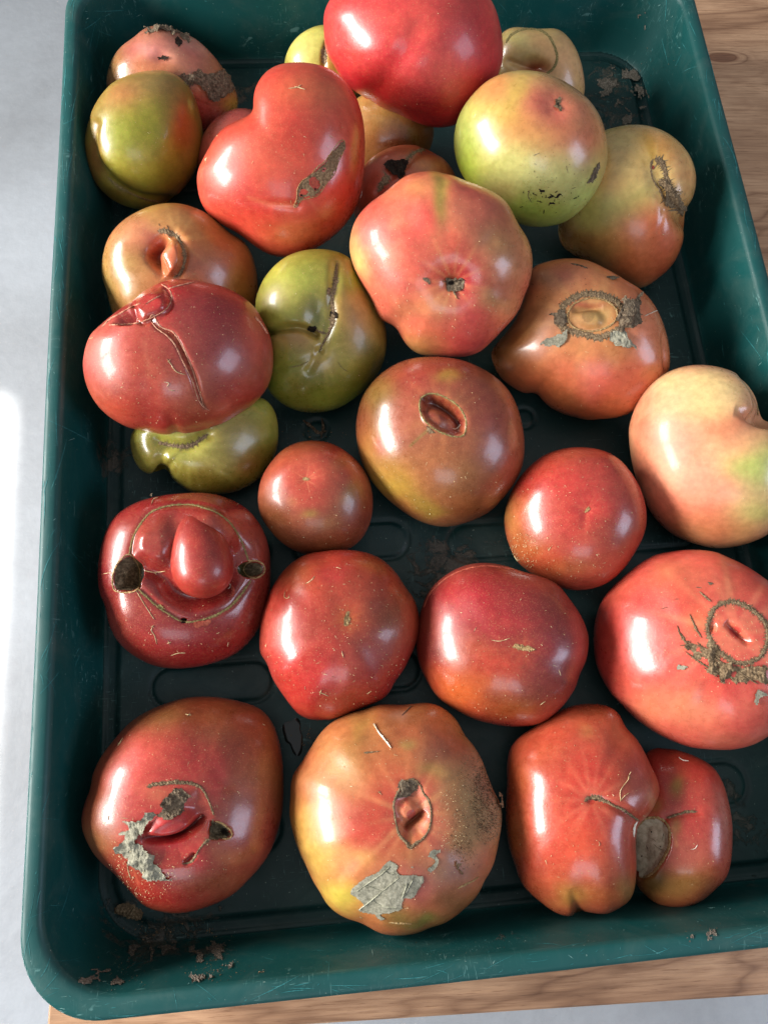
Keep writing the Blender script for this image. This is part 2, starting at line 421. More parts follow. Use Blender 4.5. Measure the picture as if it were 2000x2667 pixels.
        if label: o['label'] = label
        return o
    def patch(s, name, poly, mat, lift=0.5, crinkle=0.5, step=2.6, jag=5, seed=0, label=None, parent='own', smooth=False, holes=()):
        r = np.random.RandomState(seed+int(poly[0][0])); P = px(s.crop, poly)
        P = catmull(P, True, 5); lo, hi = P.min(0)-step, P.max(0)+step
        nx, ny = int((hi[0]-lo[0])/step)+2, int((hi[1]-lo[1])/step)+2
        gx, gy = np.meshgrid(lo[0]+np.arange(nx)*step, lo[1]+np.arange(ny)*step)
        G = np.stack([gx.ravel(), gy.ravel()], 1)
        fn = Frac(seed+3, 1/9.0, 3); G3 = np.concatenate([G, np.zeros((len(G), 1))], 1)
        Gj = G+np.stack([fn(G3), fn(G3+77)], 1)*jag*0.35
        ins = inside(Gj, P)
        for hp in holes: ins &= ~inside(Gj, px(s.crop, hp))
        G = G+r.uniform(-.3, .3, G.shape)*step
        use = ins.reshape(ny, nx)
        need = np.zeros_like(use); cell = use[:-1, :-1] & use[1:, 1:] & use[1:, :-1] & use[:-1, 1:]
        for a in (0, 1):
            for b in (0, 1): need[a:ny-1+a, b:nx-1+b] |= cell
        ids = -np.ones(ny*nx, int); sel = np.where(need.ravel())[0]
        if len(sel) == 0: return None
        X, Nm, ok = s.cast(G[sel]); ids[sel] = np.arange(len(sel))
        okg = np.zeros(ny*nx, bool); okg[sel] = ok; okg = okg.reshape(ny, nx); cell &= okg[:-1, :-1] & okg[1:, 1:] & okg[1:, :-1] & okg[:-1, 1:]
        comp = np.zeros_like(cell, int); best, bn, k_ = 0, 0, 0
        for y0, x0 in zip(*np.where(cell)):
            if comp[y0, x0]: continue
            k_ += 1; st = [(y0, x0)]; comp[y0, x0] = k_; cnt = 0
            while st:
                a, b = st.pop(); cnt += 1
                for a2, b2 in ((a+1, b), (a-1, b), (a, b+1), (a, b-1)):
                    if 0 <= a2 < cell.shape[0] and 0 <= b2 < cell.shape[1] and cell[a2, b2] and not comp[a2, b2]: comp[a2, b2] = k_; st.append((a2, b2))
            if cnt > bn: best, bn = k_, cnt
        cell = comp == best
        c = Frac(seed+11, 1/14.0, 4)(G3[sel])
        X = X+Nm*(0.00012+lift*0.001*(0.45+0.25*np.clip(c, -1.6, 2)*crinkle*1.5+0.12*r.rand(len(sel))).clip(0.02))[:, None]
        I = ids.reshape(ny, nx); cy, cx = np.where(cell)
        q = np.stack([I[cy, cx], I[cy+1, cx], I[cy+1, cx+1], I[cy, cx+1]], 1); q = q[ok[q].all(1)]
        if parent == 'own':
            o = link(name, mesh_np(name, X-np.array(s.parent.location), q, None, smooth), mat, s.parent)
        else:
            b = X.mean(0); o = link(name, mesh_np(name, X-b, q, None, smooth), mat, None); o.location = b
        if label: o['label'] = label
        return o
    def specks(s, n, seed=0, region=None, size=(1.5, 4.5), mat=None, name='chaff'):
        """tiny straw flakes and dust crumbs sticking to the skin"""
        r = np.random.RandomState(seed); d = []; n = int(n*1.7) if name == 'chaff' else n
        op = s.c; R = s.Rm/s.mpp
        while len(d) < n:
            q = r.uniform(-1, 1, 2)
            if q@q < 0.85:
                if region: x, y, rx, ry = region; d.append(px(s.crop, (x, y))[0]+q*np.array([rx, ry])*s.k)
                else: d.append(op+q*R)
        d = np.array(d); V = []; T = []; b = 0
        for p_ in d:
            L_ = r.uniform(*size)*(2.8 if r.rand() < 0.12 else 1); a = r.rand()*3.14; u = np.array([math.cos(a), math.sin(a)]); v = np.array([-u[1], u[0]])*r.uniform(.45, .9)
            if r.rand() < 0.6: L_ *= 0.5; v *= 1.4
            Y, M, ok = s.cast(np.array([p_-u*L_/2-v, p_+u*L_/2, p_-u*L_/2+v]))
            if not ok.all(): continue
            Y = Y+M*0.00025+M*np.array([[0], [r.uniform(0, .0006)], [0]]); V.append(Y); T.append([b, b+1, b+2]); b += 3
        if not V: return
        o = link(name, mesh_np(name, np.concatenate(V)-np.array(s.parent.location), None, T, False), mat or STRAW, s.parent); o['kind'] = 'stuff'
        return o
def add_lobe(t, name, x, y, rx, ry, ang, rz_mm, sink_mm, tilt, col, col2, seed=1, egg=0.12):
    """a drooping outgrowth: an egg whose upper end is sunk in the fruit and whose lower end overhangs"""
    X, Nm, ok = t.cast(px(t.crop, (x, y))); c = X[0]; m = t.mpp*t.k
    a = math.radians(ang); u = t.e1*math.cos(a)+t.e2*math.sin(a); v = -t.e1*math.sin(a)+t.e2*math.cos(a); n = t.ax
    b = math.radians(tilt); v2 = v*math.cos(b)-n*math.sin(b); n2 = n*math.cos(b)+v*math.sin(b)
    NU, NV = 90, 60; U, W = np.meshgrid(np.linspace(0, 2*math.pi, NU, endpoint=False), np.linspace(0.02, math.pi-0.02, NV))
    sx, sz, sy = np.cos(U)*np.sin(W), np.sin(U)*np.sin(W), np.cos(W)
    g = 1-egg*sy
    P = c-n*sink_mm*.001+(sx*g*rx*m)[..., None]*u+(sy*ry*m)[..., None]*v2+(sz*g*rz_mm*.001)[..., None]*n2
    P = P.reshape(-1, 3); D = P-c; P = P+D/np.linalg.norm(D, axis=1)[:, None]*(Noise(seed, 1/0.010)(P)*0.00035)[:, None]
    k = len(P); V = np.concatenate([P, [P[:NU].mean(0), P[-NU:].mean(0)]]); idx = np.arange(k).reshape(NV, NU); nx = np.roll(idx, -1, 1)
    q = np.stack([idx[:-1], nx[:-1], nx[1:], idx[1:]], -1).reshape(-1, 4)
    tt = np.concatenate([np.stack([np.full(NU, k), nx[0], idx[0]], 1), np.stack([np.full(NU, k+1), idx[-1], nx[-1]], 1)])
    me = mesh_np(name, V-np.array(t.parent.location), q, tt)
    w_ = smooth01(0.5+0.5*Frac(seed+4, 1/0.012, 3)(V))[:, None]; pg = grade(np.array(col, float)*(1-w_)+np.array(col2, float)*w_)
    me.attributes.new('pigment', 'FLOAT_COLOR', 'POINT').data.foreach_set('color', np.concatenate([pg, np.ones((len(pg), 1))], 1).astype(np.float32).ravel())
    me.attributes.new('dull', 'FLOAT', 'POINT').data.foreach_set('value', np.zeros(len(V), np.float32))
    return link(name, me, SKIN, t.parent)
def tomato(label, *a, objname='tomato', **k):
    """an Empty at the foot of the fruit with the skin mesh under it"""
    t = Tomato(*a, **k)
    low = t.V[np.argmin(t.V[:, 2])]
    e = empty(objname, (float(t.C[0]), float(t.C[1]), float(low[2])), label, 'tomato', 'misshapen tomatoes in the green tray')
    t.mesh(e)
    return t

# ------------------------------------------------------------------ ground and table
def ground_material():
    m, nt, p = newmat('painted_concrete'); v = tex_obj(nt)
    a = noise(nt, v, 3.0, 6, 0.6, 0.4); c = ramp(nt, a, [(0.3, tuple(lin((142, 146, 151)))), (0.7, tuple(lin((166, 172, 179))))])
    b = noise(nt, v, 45, 6, 0.75); c = mix(nt, 1.0, c, ramp(nt, b, [(0.3, (0.93,)*3), (0.6, (1.02,)*3)]), 'MULTIPLY')
    st = ramp(nt, noise(nt, tex_obj(nt, (1, 3, 1), (0, 0, 0.7)), 14, 5, 0.8, 1.5), [(0.66, (0, 0, 0)), (0.78, (1, 1, 1))])
    fac = N(nt, 'ShaderNodeMath', operation='MULTIPLY'); nt.links.new(st, fac.inputs[0]); fac.inputs[1].default_value = 0.3
    c = mix(nt, fac.outputs[0], c, tuple(lin((132, 130, 128))))
    nt.links.new(c, p.inputs['Base Color']); p.inputs['Roughness'].default_value = 0.6
    h = bump(nt, noise(nt, v, 60, 4, 0.6), 0.004, 0.25)
    nt.links.new(h, p.inputs['Normal']); return m
G = mesh_np('ground', [(-8, -8, 0), (8, -8, 0), (8, 8, 0), (-8, 8, 0)], [(0, 1, 2, 3)], None, False)
g = link('ground', G, ground_material()); g.location = (0, 0, -0.80); g['kind'] = 'structure'
g['label'] = 'pale grey painted concrete ground below the table'

def wood_material():
    m, nt, p = newmat('wood_laminate'); L = nt.links
    tc = nt.nodes.new('ShaderNodeTexCoord')
    def mp(sc, loc=(0, 0, 0)):
        q = nt.nodes.new('ShaderNodeMapping'); q.inputs['Scale'].default_value = sc; q.inputs['Location'].default_value = loc
        L.new(tc.outputs['Object'], q.inputs[0]); return q.outputs[0]
    big = noise(nt, mp((2.2, 9, 9)), 2.2, 3, 0.5, 0.6)
    ksum = None
    for (q_, rx_) in (((1950, 832), 0.030), ((2150, 560), 0.035), ((1880, 150), 0.02), ((1975, 965), 0.012), ((2300, 1500), 0.04)):
        P_ = unproj(q_, -0.0625)[0]; lx_, ly_ = tl(P_[0], P_[1])
        vs = N(nt, 'ShaderNodeVectorMath', operation='SUBTRACT'); L.new(tc.outputs['Object'], vs.inputs[0]); vs.inputs[1].default_value = (lx_, ly_, ZT)
        vm = N(nt, 'ShaderNodeVectorMath', operation='MULTIPLY'); L.new(vs.outputs[0], vm.inputs[0]); vm.inputs[1].default_value = (1/rx_, 2.6/rx_, 0)
        ln = N(nt, 'ShaderNodeVectorMath', operation='LENGTH'); L.new(vm.outputs[0], ln.inputs[0])
        mr = N(nt, 'ShaderNodeMapRange', interpolation_type='SMOOTHERSTEP'); L.new(ln.outputs['Value'], mr.inputs['Value']); mr.inputs['From Max'].default_value = 1.6; mr.inputs['To Min'].default_value = 1; mr.inputs['To Max'].default_value = 0
        if ksum is None: ksum = mr.outputs[0]
        else:
            mx = N(nt, 'ShaderNodeMath', operation='MAXIMUM'); L.new(ksum, mx.inputs[0]); L.new(mr.outputs[0], mx.inputs[1]); ksum = mx.outputs[0]
    ka = N(nt, 'ShaderNodeMath', operation='MULTIPLY_ADD'); L.new(ksum, ka.inputs[0]); ka.inputs[1].default_value = 0.45; L.new(big, ka.inputs[2]); big = ka.outputs[0]
    wv = N(nt, 'ShaderNodeMath', operation='MULTIPLY'); L.new(big, wv.inputs[0]); wv.inputs[1].default_value = 9
    fr = N(nt, 'ShaderNodeMath', operation='PINGPONG'); L.new(wv.outputs[0], fr.inputs[0]); fr.inputs[1].default_value = 1.0
    c = ramp(nt, fr.outputs[0], [(0.0, tuple(lin((148, 110, 82)))), (0.22, tuple(lin((180, 140, 108)))), (0.8, tuple(lin((198, 158, 124)))), (1.0, tuple(lin((188, 147, 114))))])
    fib = noise(nt, mp((18, 420, 420)), 1.6, 5, 0.65, 0.2)
    c = mix(nt, 1.0, c, ramp(nt, fib, [(0.30, (0.70, 0.65, 0.6)), (0.5, (0.97,)*3), (0.7, (1.15, 1.15, 1.13))]), 'MULTIPLY')
    pore = ramp(nt, noise(nt, mp((60, 1100, 1100)), 1.2, 3, 0.6), [(0.60, (1,)*3), (0.70, (0.55, 0.48, 0.42))])
    c = mix(nt, 0.8, c, pore, 'MULTIPLY')
    # a few knots
    kn = ramp(nt, ksum, [(0.55, (1, 1, 1)), (0.80, (0.62, 0.50, 0.44)), (0.97, (0.40, 0.30, 0.27))])
    c = mix(nt, 1.0, c, kn, 'MULTIPLY')
    blot = ramp(nt, noise(nt, mp((4, 10, 1)), 3, 4, 0.6), [(0.32, (0.70, 0.64, 0.60)), (0.62, (1.06, 1.05, 1.04))])
    c = mix(nt, 1.0, c, blot, 'MULTIPLY')
    L.new(c, p.inputs['Base Color']); p.inputs['Roughness'].default_value = 0.42
    L.new(bump(nt, fib, 0.0004), p.inputs['Normal']); return m
def box(name, x0, x1, y0, y1, z0, z1, mat, parent, bev=0.001):
    V = []
    rings = [(z0, bev), (z0+bev, 0), (z1-bev, 0), (z1, bev)]
    for z, b in rings: V += [(x0+b, y0+b, z), (x1-b, y0+b, z), (x1-b, y1-b, z), (x0+b, y1-b, z)]
    q = [(3, 2, 1, 0), (12, 13, 14, 15)]
    for r in range(3):
        for i in range(4): a = r*4; q.append((a+i, a+(i+1) % 4, a+4+(i+1) % 4, a+4+i))
    return link(name, mesh_np(name, V, q, None, False), mat, parent)
TAB = empty('table', (0.30, 0.05, -0.80), 'wood grain table the green tray stands on, its edge along the bottom', 'table')
TAB.rotation_euler = (0, 0, -0.043)
ZT = 0.80-0.0625
# local coordinates of the near left corner of the top
cs, sn = math.cos(0.043), math.sin(0.043)
def tl(x, y): dx, dy = x-0.30, y-0.05; return dx*cs-dy*sn, dx*sn+dy*cs
WOOD = wood_material()
X0, Y0 = tl(-0.2188, -0.327)
box('table_top', X0, X0+1.35, Y0, Y0+0.95, ZT-0.022, ZT, WOOD, TAB, 0.0012)
for (lx, ly) in ((X0+0.05, Y0+0.04), (X0+1.25, Y0+0.04), (X0+0.05, Y0+0.86), (X0+1.25, Y0+0.86)):
    box('leg', lx, lx+0.05, ly, ly+0.05, 0, ZT-0.0225, WOOD, TAB)

# ------------------------------------------------------------------ the tray
W_, L_ = 0.4200, 0.6059
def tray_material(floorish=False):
    m, nt, p = newmat('tray_plastic_floor_shaded' if floorish else 'tray_plastic'); L = nt.links; v = tex_obj(nt)
    base = tuple(lin((12, 71, 70))) if not floorish else tuple(lin((16, 50, 50)))  # floor copy of the plastic is darker, its shade put into the colour
    c = ramp(nt, noise(nt, v, 14, 4, 0.6), [(0.3, tuple(0.86*x for x in base)), (0.7, tuple(1.12*x for x in base))])
    def thr(src, a, b, k):
        r = ramp(nt, src, [(a, (0,)*3), (b, (1,)*3)]); q = N(nt, 'ShaderNodeMath', operation='MULTIPLY'); L.new(r, q.inputs[0]); q.inputs[1].default_value = k; return q.outputs[0]
    def mul(a, b):
        q = N(nt, 'ShaderNodeMath', operation='MULTIPLY'); L.new(a, q.inputs[0]); L.new(b, q.inputs[1]); return q.outputs[0]
    # pale rubbing and fine scratches in several directions
    msk = thr(noise(nt, v, 22, 4, 0.65), 0.50, 0.66, 1.0)
    for sc, rt, k, a in (((1, 14, 1), 0.3, 0.50, 0.66), ((16, 1, 1), -0.25, 0.50, 0.66), ((9, 1, 4), 0.9, 0.55, 0.68), ((1, 1, 12), 0.1, 0.4, 0.68)):
        s_ = thr(noise(nt, tex_obj(nt, sc, (0, 0, rt)), 120, 2, 0.5, 0.6), a, a+0.05, k)
        c = mix(nt, mul(s_, msk), c, tuple(lin((120, 168, 164))))
    sp = thr(noise(nt, v, 620, 2, 0.5), 0.73, 0.77, 0.6); c = mix(nt, sp, c, tuple(lin((140, 160, 150))))
    haze_ = thr(noise(nt, v, 30, 6, 0.7, 0.8), 0.5, 0.85, 0.22); c = mix(nt, haze_, c, tuple(lin((110, 120, 110))))
    # soil dried on in a few places
    spots = [((430, 2440), -0.052, 0.050), ((540, 2470), -0.038, 0.030), ((330, 2380), -0.05, 0.035), ((1600, 200), -0.055, 0.036), ((1550, 330), -0.058, 0.07),
             ((1660, 130), -0.03, 0.025), ((1180, 1480), -0.058, 0.05), ((1900, 2150), -0.058, 0.05), ((300, 1200), -0.058, 0.03), ((1280, 1520), -0.058, 0.03), ((620, 240), -0.058, 0.03), ((1310, 2480), -0.02, 0.02)]
    geo = nt.nodes.new('ShaderNodeNewGeometry'); acc = None
    for (q, z, r_) in spots:
        d = N(nt, 'ShaderNodeVectorMath', operation='DISTANCE'); L.new(geo.outputs['Position'], d.inputs[0]); d.inputs[1].default_value = tuple(unproj(q, z)[0])
        mr = N(nt, 'ShaderNodeMapRange'); L.new(d.outputs['Value'], mr.inputs['Value']); mr.inputs['From Min'].default_value = 0; mr.inputs['From Max'].default_value = r_
        mr.inputs['To Min'].default_value = 0.30; mr.inputs['To Max'].default_value = 0.0
        if acc is None: acc = mr.outputs[0]
        else:
            mx = N(nt, 'ShaderNodeMath', operation='MAXIMUM'); L.new(acc, mx.inputs[0]); L.new(mr.outputs[0], mx.inputs[1]); acc = mx.outputs[0]
    ad = N(nt, 'ShaderNodeMath', operation='ADD'); L.new(acc, ad.inputs[0]); L.new(noise(nt, v, 95, 8, 0.72, 0.5), ad.inputs[1])
    dm = thr(ad.outputs[0], 0.72, 0.80, 0.62)
    c = mix(nt, dm, c, ramp(nt, noise(nt, v, 700, 4, 0.7), [(0.3, tuple(lin((62, 54, 46)))), (0.7, tuple(lin((112, 98, 84))))]))
    L.new(c, p.inputs['Base Color'])
    rg = ramp(nt, noise(nt, v, 40, 5, 0.7), [(0.3, (0.40,)*3), (0.7, (0.56,)*3)]); L.new(rg, p.inputs['Roughness'])
    p.inputs['Specular IOR Level'].default_value = 0.42
    b = bump(nt, noise(nt, v, 1400, 2, 0.5), 0.00003); b = bump(nt, noise(nt, v, 26, 3, 0.5), 0.0006, 0.7, b)
    b = bump(nt, dm, 0.0006, 0.7, b)
    L.new(b, p.inputs['Normal']); return m
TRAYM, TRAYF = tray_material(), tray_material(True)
TR = empty('tray', (0, 0, -0.0625), 'deep dark green plastic tray with rounded rim holding all the tomatoes', 'tray')
def rrect(i, z, nc=14, ns=40):
    hw, hl, r = W_/2-i, L_/2-i, 0.037-0.15*i; pts = []
    for (cx, cy, a0) in ((hw-r, hl-r, 0), (-hw+r, hl-r, 90), (-hw+r, -hl+r, 180), (hw-r, -hl+r, 270)):
        for k in range(nc+1): a = math.radians(a0+90*k/nc); pts.append((cx+r*math.cos(a), cy+r*math.sin(a)))
        nx_, ny_ = {0: (-hw+r, hl), 90: (-hw, -hl+r), 180: (hw-r, -hl), 270: (hw, hl-r)}[a0]
        x0, y0 = pts[-1]
        for k in range(1, ns): pts.append((x0+(nx_-x0)*k/ns, y0+(ny_-y0)*k/ns))
    P = np.array(pts); P = np.concatenate([P, np.full((len(P), 1), z)], 1)
    nb = Noise(91, 1/0.09); d = P/np.linalg.norm(P, axis=1)[:, None]
    q = P.copy(); q[:, 2] = 0; P[:, :2] += (d*nb(q)[:, None]*0.00045)[:, :2]; P[:, 2] += 0.0003*Noise(92, 1/0.12)(q) if z > -0.03 else 0
    return P
def loft(name, prof, mat, cap=False):
    R = [rrect(i, z) for i, z in prof]; n = len(R[0]); V = np.concatenate(R); idx = np.arange(len(V)).reshape(len(R), n); nx = np.roll(idx, -1, 1)
    q = np.stack([idx[:-1], idx[1:], nx[1:], nx[:-1]], -1).reshape(-1, 4)[:, ::-1]
    V = V-np.array([0, 0, -0.0625]); t = None
    if cap:
        c = len(V); V = np.concatenate([V, [[0, 0, V[-1, 2]]]]); t = np.stack([np.full(n, c), idx[-1], nx[-1]], 1)
    return link(name, mesh_np(name, V, q, t), mat, TR), V-np.array([0, 0, 0.0625])
rim_prof = [(0.0035, -0.0200), (0.0012, -0.0205), (0.0002, -0.0195), (0.0, -0.0100), (0.0001, -0.0034), (0.0006, -0.0016), (0.0016, -0.0005), (0.003, -0.0001), (0.0052, 0.0001),
            (0.0072, -0.0001), (0.0086, -0.0006), (0.0095, -0.0016), (0.0100, -0.0030)]
loft('rim', rim_prof, TRAYM)
inner = [(0.0100, -0.0030), (0.0104, -0.0050), (0.0108, -0.0100), (0.0122, -0.0280), (0.0138, -0.0470), (0.0145, -0.0540), (0.0152, -0.0575), (0.0158, -0.0590), (0.0168, -0.0602)]
_, VW = loft('side_wall', inner, TRAYM)
loft('outer_wall', [(0.0185, -0.0624), (0.0160, -0.0615), (0.0125, -0.0500), (0.0085, -0.0080), (0.0035, -0.0200)], TRAYM)
loft('underside', [(0.0160, -0.0615), (0.0190, -0.0621), (0.0600, -0.0621)], TRAYM, cap=True)
# floor of the tray: ridge, channel, raised pad, pressed rings
gx = np.arange(-0.1955, 0.19551, 0.00125); gy = np.arange(-0.2888, 0.28881, 0.00125)
GX, GY = np.meshgrid(gx, gy)
def sd_rr(X, Y, hw, hl, r):
    qx, qy = np.abs(X)-hw+r, np.abs(Y)-hl+r
    return np.hypot(np.maximum(qx, 0), np.maximum(qy, 0))+np.minimum(np.maximum(qx, qy), 0)-r
sd = sd_rr(GX, GY, 0.1940, 0.2872, 0.034)
FZ = -0.0600+0.0019*np.exp(-((sd+0.0006)/0.0010)**2)
FZ += 0.0025*smooth01((-sd-0.0075)/0.0022)
for (x, y, hl_, hr) in [(-0.133, -0.160, .034, .0115), (-0.0492, -0.0834, .034, .0115), (0.0428, -0.0887, .034, .0115), (0.1272, -0.2371, .034, .0118), (-0.133, -0.085, .034, .0115),
                        (0.0428, -0.162, .034, .0115), (0.1290, -0.0887, .034, .0115), (0.129, -0.162, .034, .0115), (-0.0492, -0.160, .034, .0115),
                        (-0.133, -0.2371, .034, .0115), (0.1529, 0.2275, .0072, .0072), (0.0658, -0.0098, .0065, .0065), (-0.1529, 0.2275, .0072, .0072), (-0.066, -0.0098, .0065, .0065),
                        (0.1329, 0.16, .034, .0115), (-0.133, 0.16, .034, .0115), (0.042, 0.16, .034, .0115)]:
    d = np.abs(sd_rr(GX-x, GY-y, hl_, hr, hr)); FZ -= 0.0016*np.exp(-(d/0.0011)**2)
    FZ += 0.0003*smooth01(-sd_rr(GX-x, GY-y, hl_, hr, hr)/0.002)
FZ += 0.00012*Noise(5, 1/0.03)(np.stack([GX.ravel(), GY.ravel(), 0*GX.ravel()], 1)).reshape(GX.shape)
idx = np.arange(GX.size).reshape(GX.shape); keep = sd < 0.0024
cell = keep[:-1, :-1] & keep[1:, 1:] & keep[1:, :-1] & keep[:-1, 1:]; cy, cx = np.where(cell)
q = np.stack([idx[cy, cx], idx[cy, cx+1], idx[cy+1, cx+1], idx[cy+1, cx]], 1)
used = np.unique(q); rem = -np.ones(GX.size, int); rem[used] = np.arange(len(used))
FV = np.stack([GX.ravel(), GY.ravel(), FZ.ravel()], 1)[used]; q = rem[q]
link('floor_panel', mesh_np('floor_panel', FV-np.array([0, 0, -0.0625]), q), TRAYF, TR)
# something to drop crumbs on: floor height by position, wall by ray
WB = None
def tray_hit(p):
    global WB
    if WB is None:
        n = len(rrect(0, 0)); i2 = np.arange(len(VW)).reshape(-1, n); nx = np.roll(i2, -1, 1)
        qq = np.stack([i2[:-1], i2[1:], nx[1:], nx[:-1]], -1).reshape(-1, 4)
        WB = BVHTree.FromPolygons(VW.tolist(), qq.tolist())
    d = Vector(ray(p)[0]); h, nn, _, _ = WB.ray_cast(Vector(CAM_P), d)
    f = unproj(p, -0.0575)[0]
    if abs(f[0]) < 0.192 and abs(f[1]) < 0.285: return f, np.array([0, 0, 1.])
    if h is None: return None, None
    if nn.dot(d) > 0: nn = -nn
    return np.array(h), np.array(nn)
def crumbs(name, spots, mat, label, seed):
    r = np.random.RandomState(seed); V = []; T = []; b = 0
    for (x, y, sx, sy, n, s0, s1) in spots:
        for _ in range(n):
            q = np.array([x, y])+r.normal(size=2)*np.array([sx, sy]); c, nn = tray_hit(q)
            if c is None: continue
            s_ = (s0+(s1-s0)*r.rand()**2.5)*0.001
            P = r.normal(size=(5, 3)); P /= np.linalg.norm(P, axis=1)[:, None]; P = P*s_*r.uniform(.5, 1, (5, 1)); P -= (P@nn)[:, None]*nn*0.45
            V.append(c+P+nn*s_*0.3)
            T += [[b, b+1, b+2], [b, b+2, b+3], [b, b+3, b+4], [b+1, b+4, b+2], [b+2, b+4, b+3], [b, b+4, b+1]]; b += 5
    o = link(name, mesh_np(name, np.concatenate(V), None, T, False), mat); o['kind'] = 'stuff'; o['label'] = label
    return o
crumbs('soil_crumbs', [(430, 2425, 60, 12, 90, .3, 1.0), (560, 2455, 30, 18, 80, .3, .9), (550, 2530, 40, 14, 90, .3, .8), (330, 2520, 45, 30, 90, .2, .6), (680, 2530, 6, 3, 12, .3, .8), (480, 2590, 14, 4, 10, .3, .8),
                       (1700, 170, 40, 30, 60, .2, .6), (1610, 210, 40, 25, 90, .2, .7), (1840, 2430, 50, 12, 40, .2, .6), (1300, 2500, 300, 40, 120, .15, .4), (820, 1130, 40, 14, 50, .3, 1.0),
                       (790, 1920, 22, 14, 40, .4, 1.4), (1250, 1500, 60, 60, 60, .2, .5), (1700, 1000, 80, 200, 40, .15, .4), (300, 700, 60, 600, 50, .15, .35), (1560, 300, 50, 60, 60, .2, .5)],
       SOIL, 'dry soil crumbs scattered over the walls and floor of the tray', 3)

# scratches and dried mud on the tray, laid on its walls and rim
RR = [rrect(i, z) for i, z in rim_prof[4:]+inner[1:]]; n_ = len(RR[0]); RV = np.concatenate(RR); i2 = np.arange(len(RV)).reshape(-1, n_); nx2 = np.roll(i2, -1, 1)
WB = BVHTree.FromPolygons(RV.tolist(), np.stack([i2[:-1], i2[1:], nx2[1:], nx2[:-1]], -1).reshape(-1, 4).tolist())
def scratches(name, n, mat, seed, z0, z1, lmin, lmax, wpx, bias):
    r = np.random.RandomState(seed); V = []; Q = []; b = 0; made = 0; tries = 0
    while made < n and tries < n*30:
        tries += 1
        side = r.randint(4); t_ = r.uniform(-1, 1); z = r.uniform(z0, z1); ins = 0.004+(0.012*min(1, -z/0.05) if z < -0.002 else r.uniform(-.003, .004))
        wx, wy = {0: (-W_/2+ins, t_*L_/2), 1: (W_/2-ins, t_*L_/2), 2: (t_*W_/2, -L_/2+ins), 3: (t_*W_/2, L_/2-ins)}[side]
        c = project(np.array([[wx, wy, z]]))[0]
        if not (-20 < c[0] < 2020 and -20 < c[1] < 2680): continue
        T_ = project(np.array([[wx+(0.01 if side > 1 else 0), wy+(0 if side > 1 else 0.01), z]]))[0]-c; a = math.atan2(T_[1], T_[0])
        a += r.normal()*0.25 if r.rand() < bias else r.uniform(0, 3.14)
        Ls = lmin+(lmax-lmin)*r.rand()**2.5; k = max(3, int(Ls/9)); cv = r.normal()*0.35/k; P = [c]
        for _ in range(k-1): P.append(P[-1]+np.array([math.cos(a), math.sin(a)])*Ls/k); a += cv
        P = np.array(P); Nr = np.gradient(P, axis=0)[:, ::-1]*np.array([-1, 1]); Nr /= np.linalg.norm(Nr, axis=1)[:, None]+1e-9
        wv_ = wpx*r.uniform(.4, 1)*np.sin(np.linspace(.25, 2.9, k))*r.uniform(.6, 1.2, k)
        L0, R0 = [], []
        for q_, nn_, w2 in zip(P, Nr, wv_):
            for arr, sg in ((L0, 1), (R0, -1)):
                p2 = q_+nn_*w2*sg*0.5; d = Vector(ray(p2)[0]); h, nn, _, _ = WB.ray_cast(Vector(CAM_P), d)
                if h is None or h.z < -0.057: arr.append(None); continue
                if nn.dot(d) > 0: nn = -nn
                arr.append(np.array(h)+np.array(nn)*0.00012)
        if any(x is None for x in L0+R0): continue
        if max(np.linalg.norm(L0[j+1]-L0[j]) for j in range(k-1)) > 0.012: continue
        V += L0+R0; Q += [[b+j, b+j+1, b+k+j+1, b+k+j] for j in range(k-1)]; b += 2*k; made += 1
    o = link(name, mesh_np(name, np.array(V)-np.array([0, 0, -0.0625]), Q, None, False), mat, TR); o['kind'] = 'stuff'
SCR = crust_material('scratched_plastic', (30, 92, 94), (46, 112, 114), (84, 140, 138), 400, 0.6)
SCR2 = crust_material('scuffed_plastic', (70, 124, 124), (110, 152, 148), (170, 192, 184), 400, 0.6)
scratches('scratches', 190, SCR, 41, -0.048, 0.0, 10, 120, 2.0, 0.6)
scratches('scuffs', 75, SCR2, 42, -0.035, 0.0, 4, 30, 2.2, 0.35)
scratches('rim_scuffs', 150, SCR, 43, -0.0015, 0.0, 10, 160, 2.4, 0.85)
MUD = crust_material('dried_mud', (74, 68, 60), (112, 104, 94), (150, 142, 130), 900)
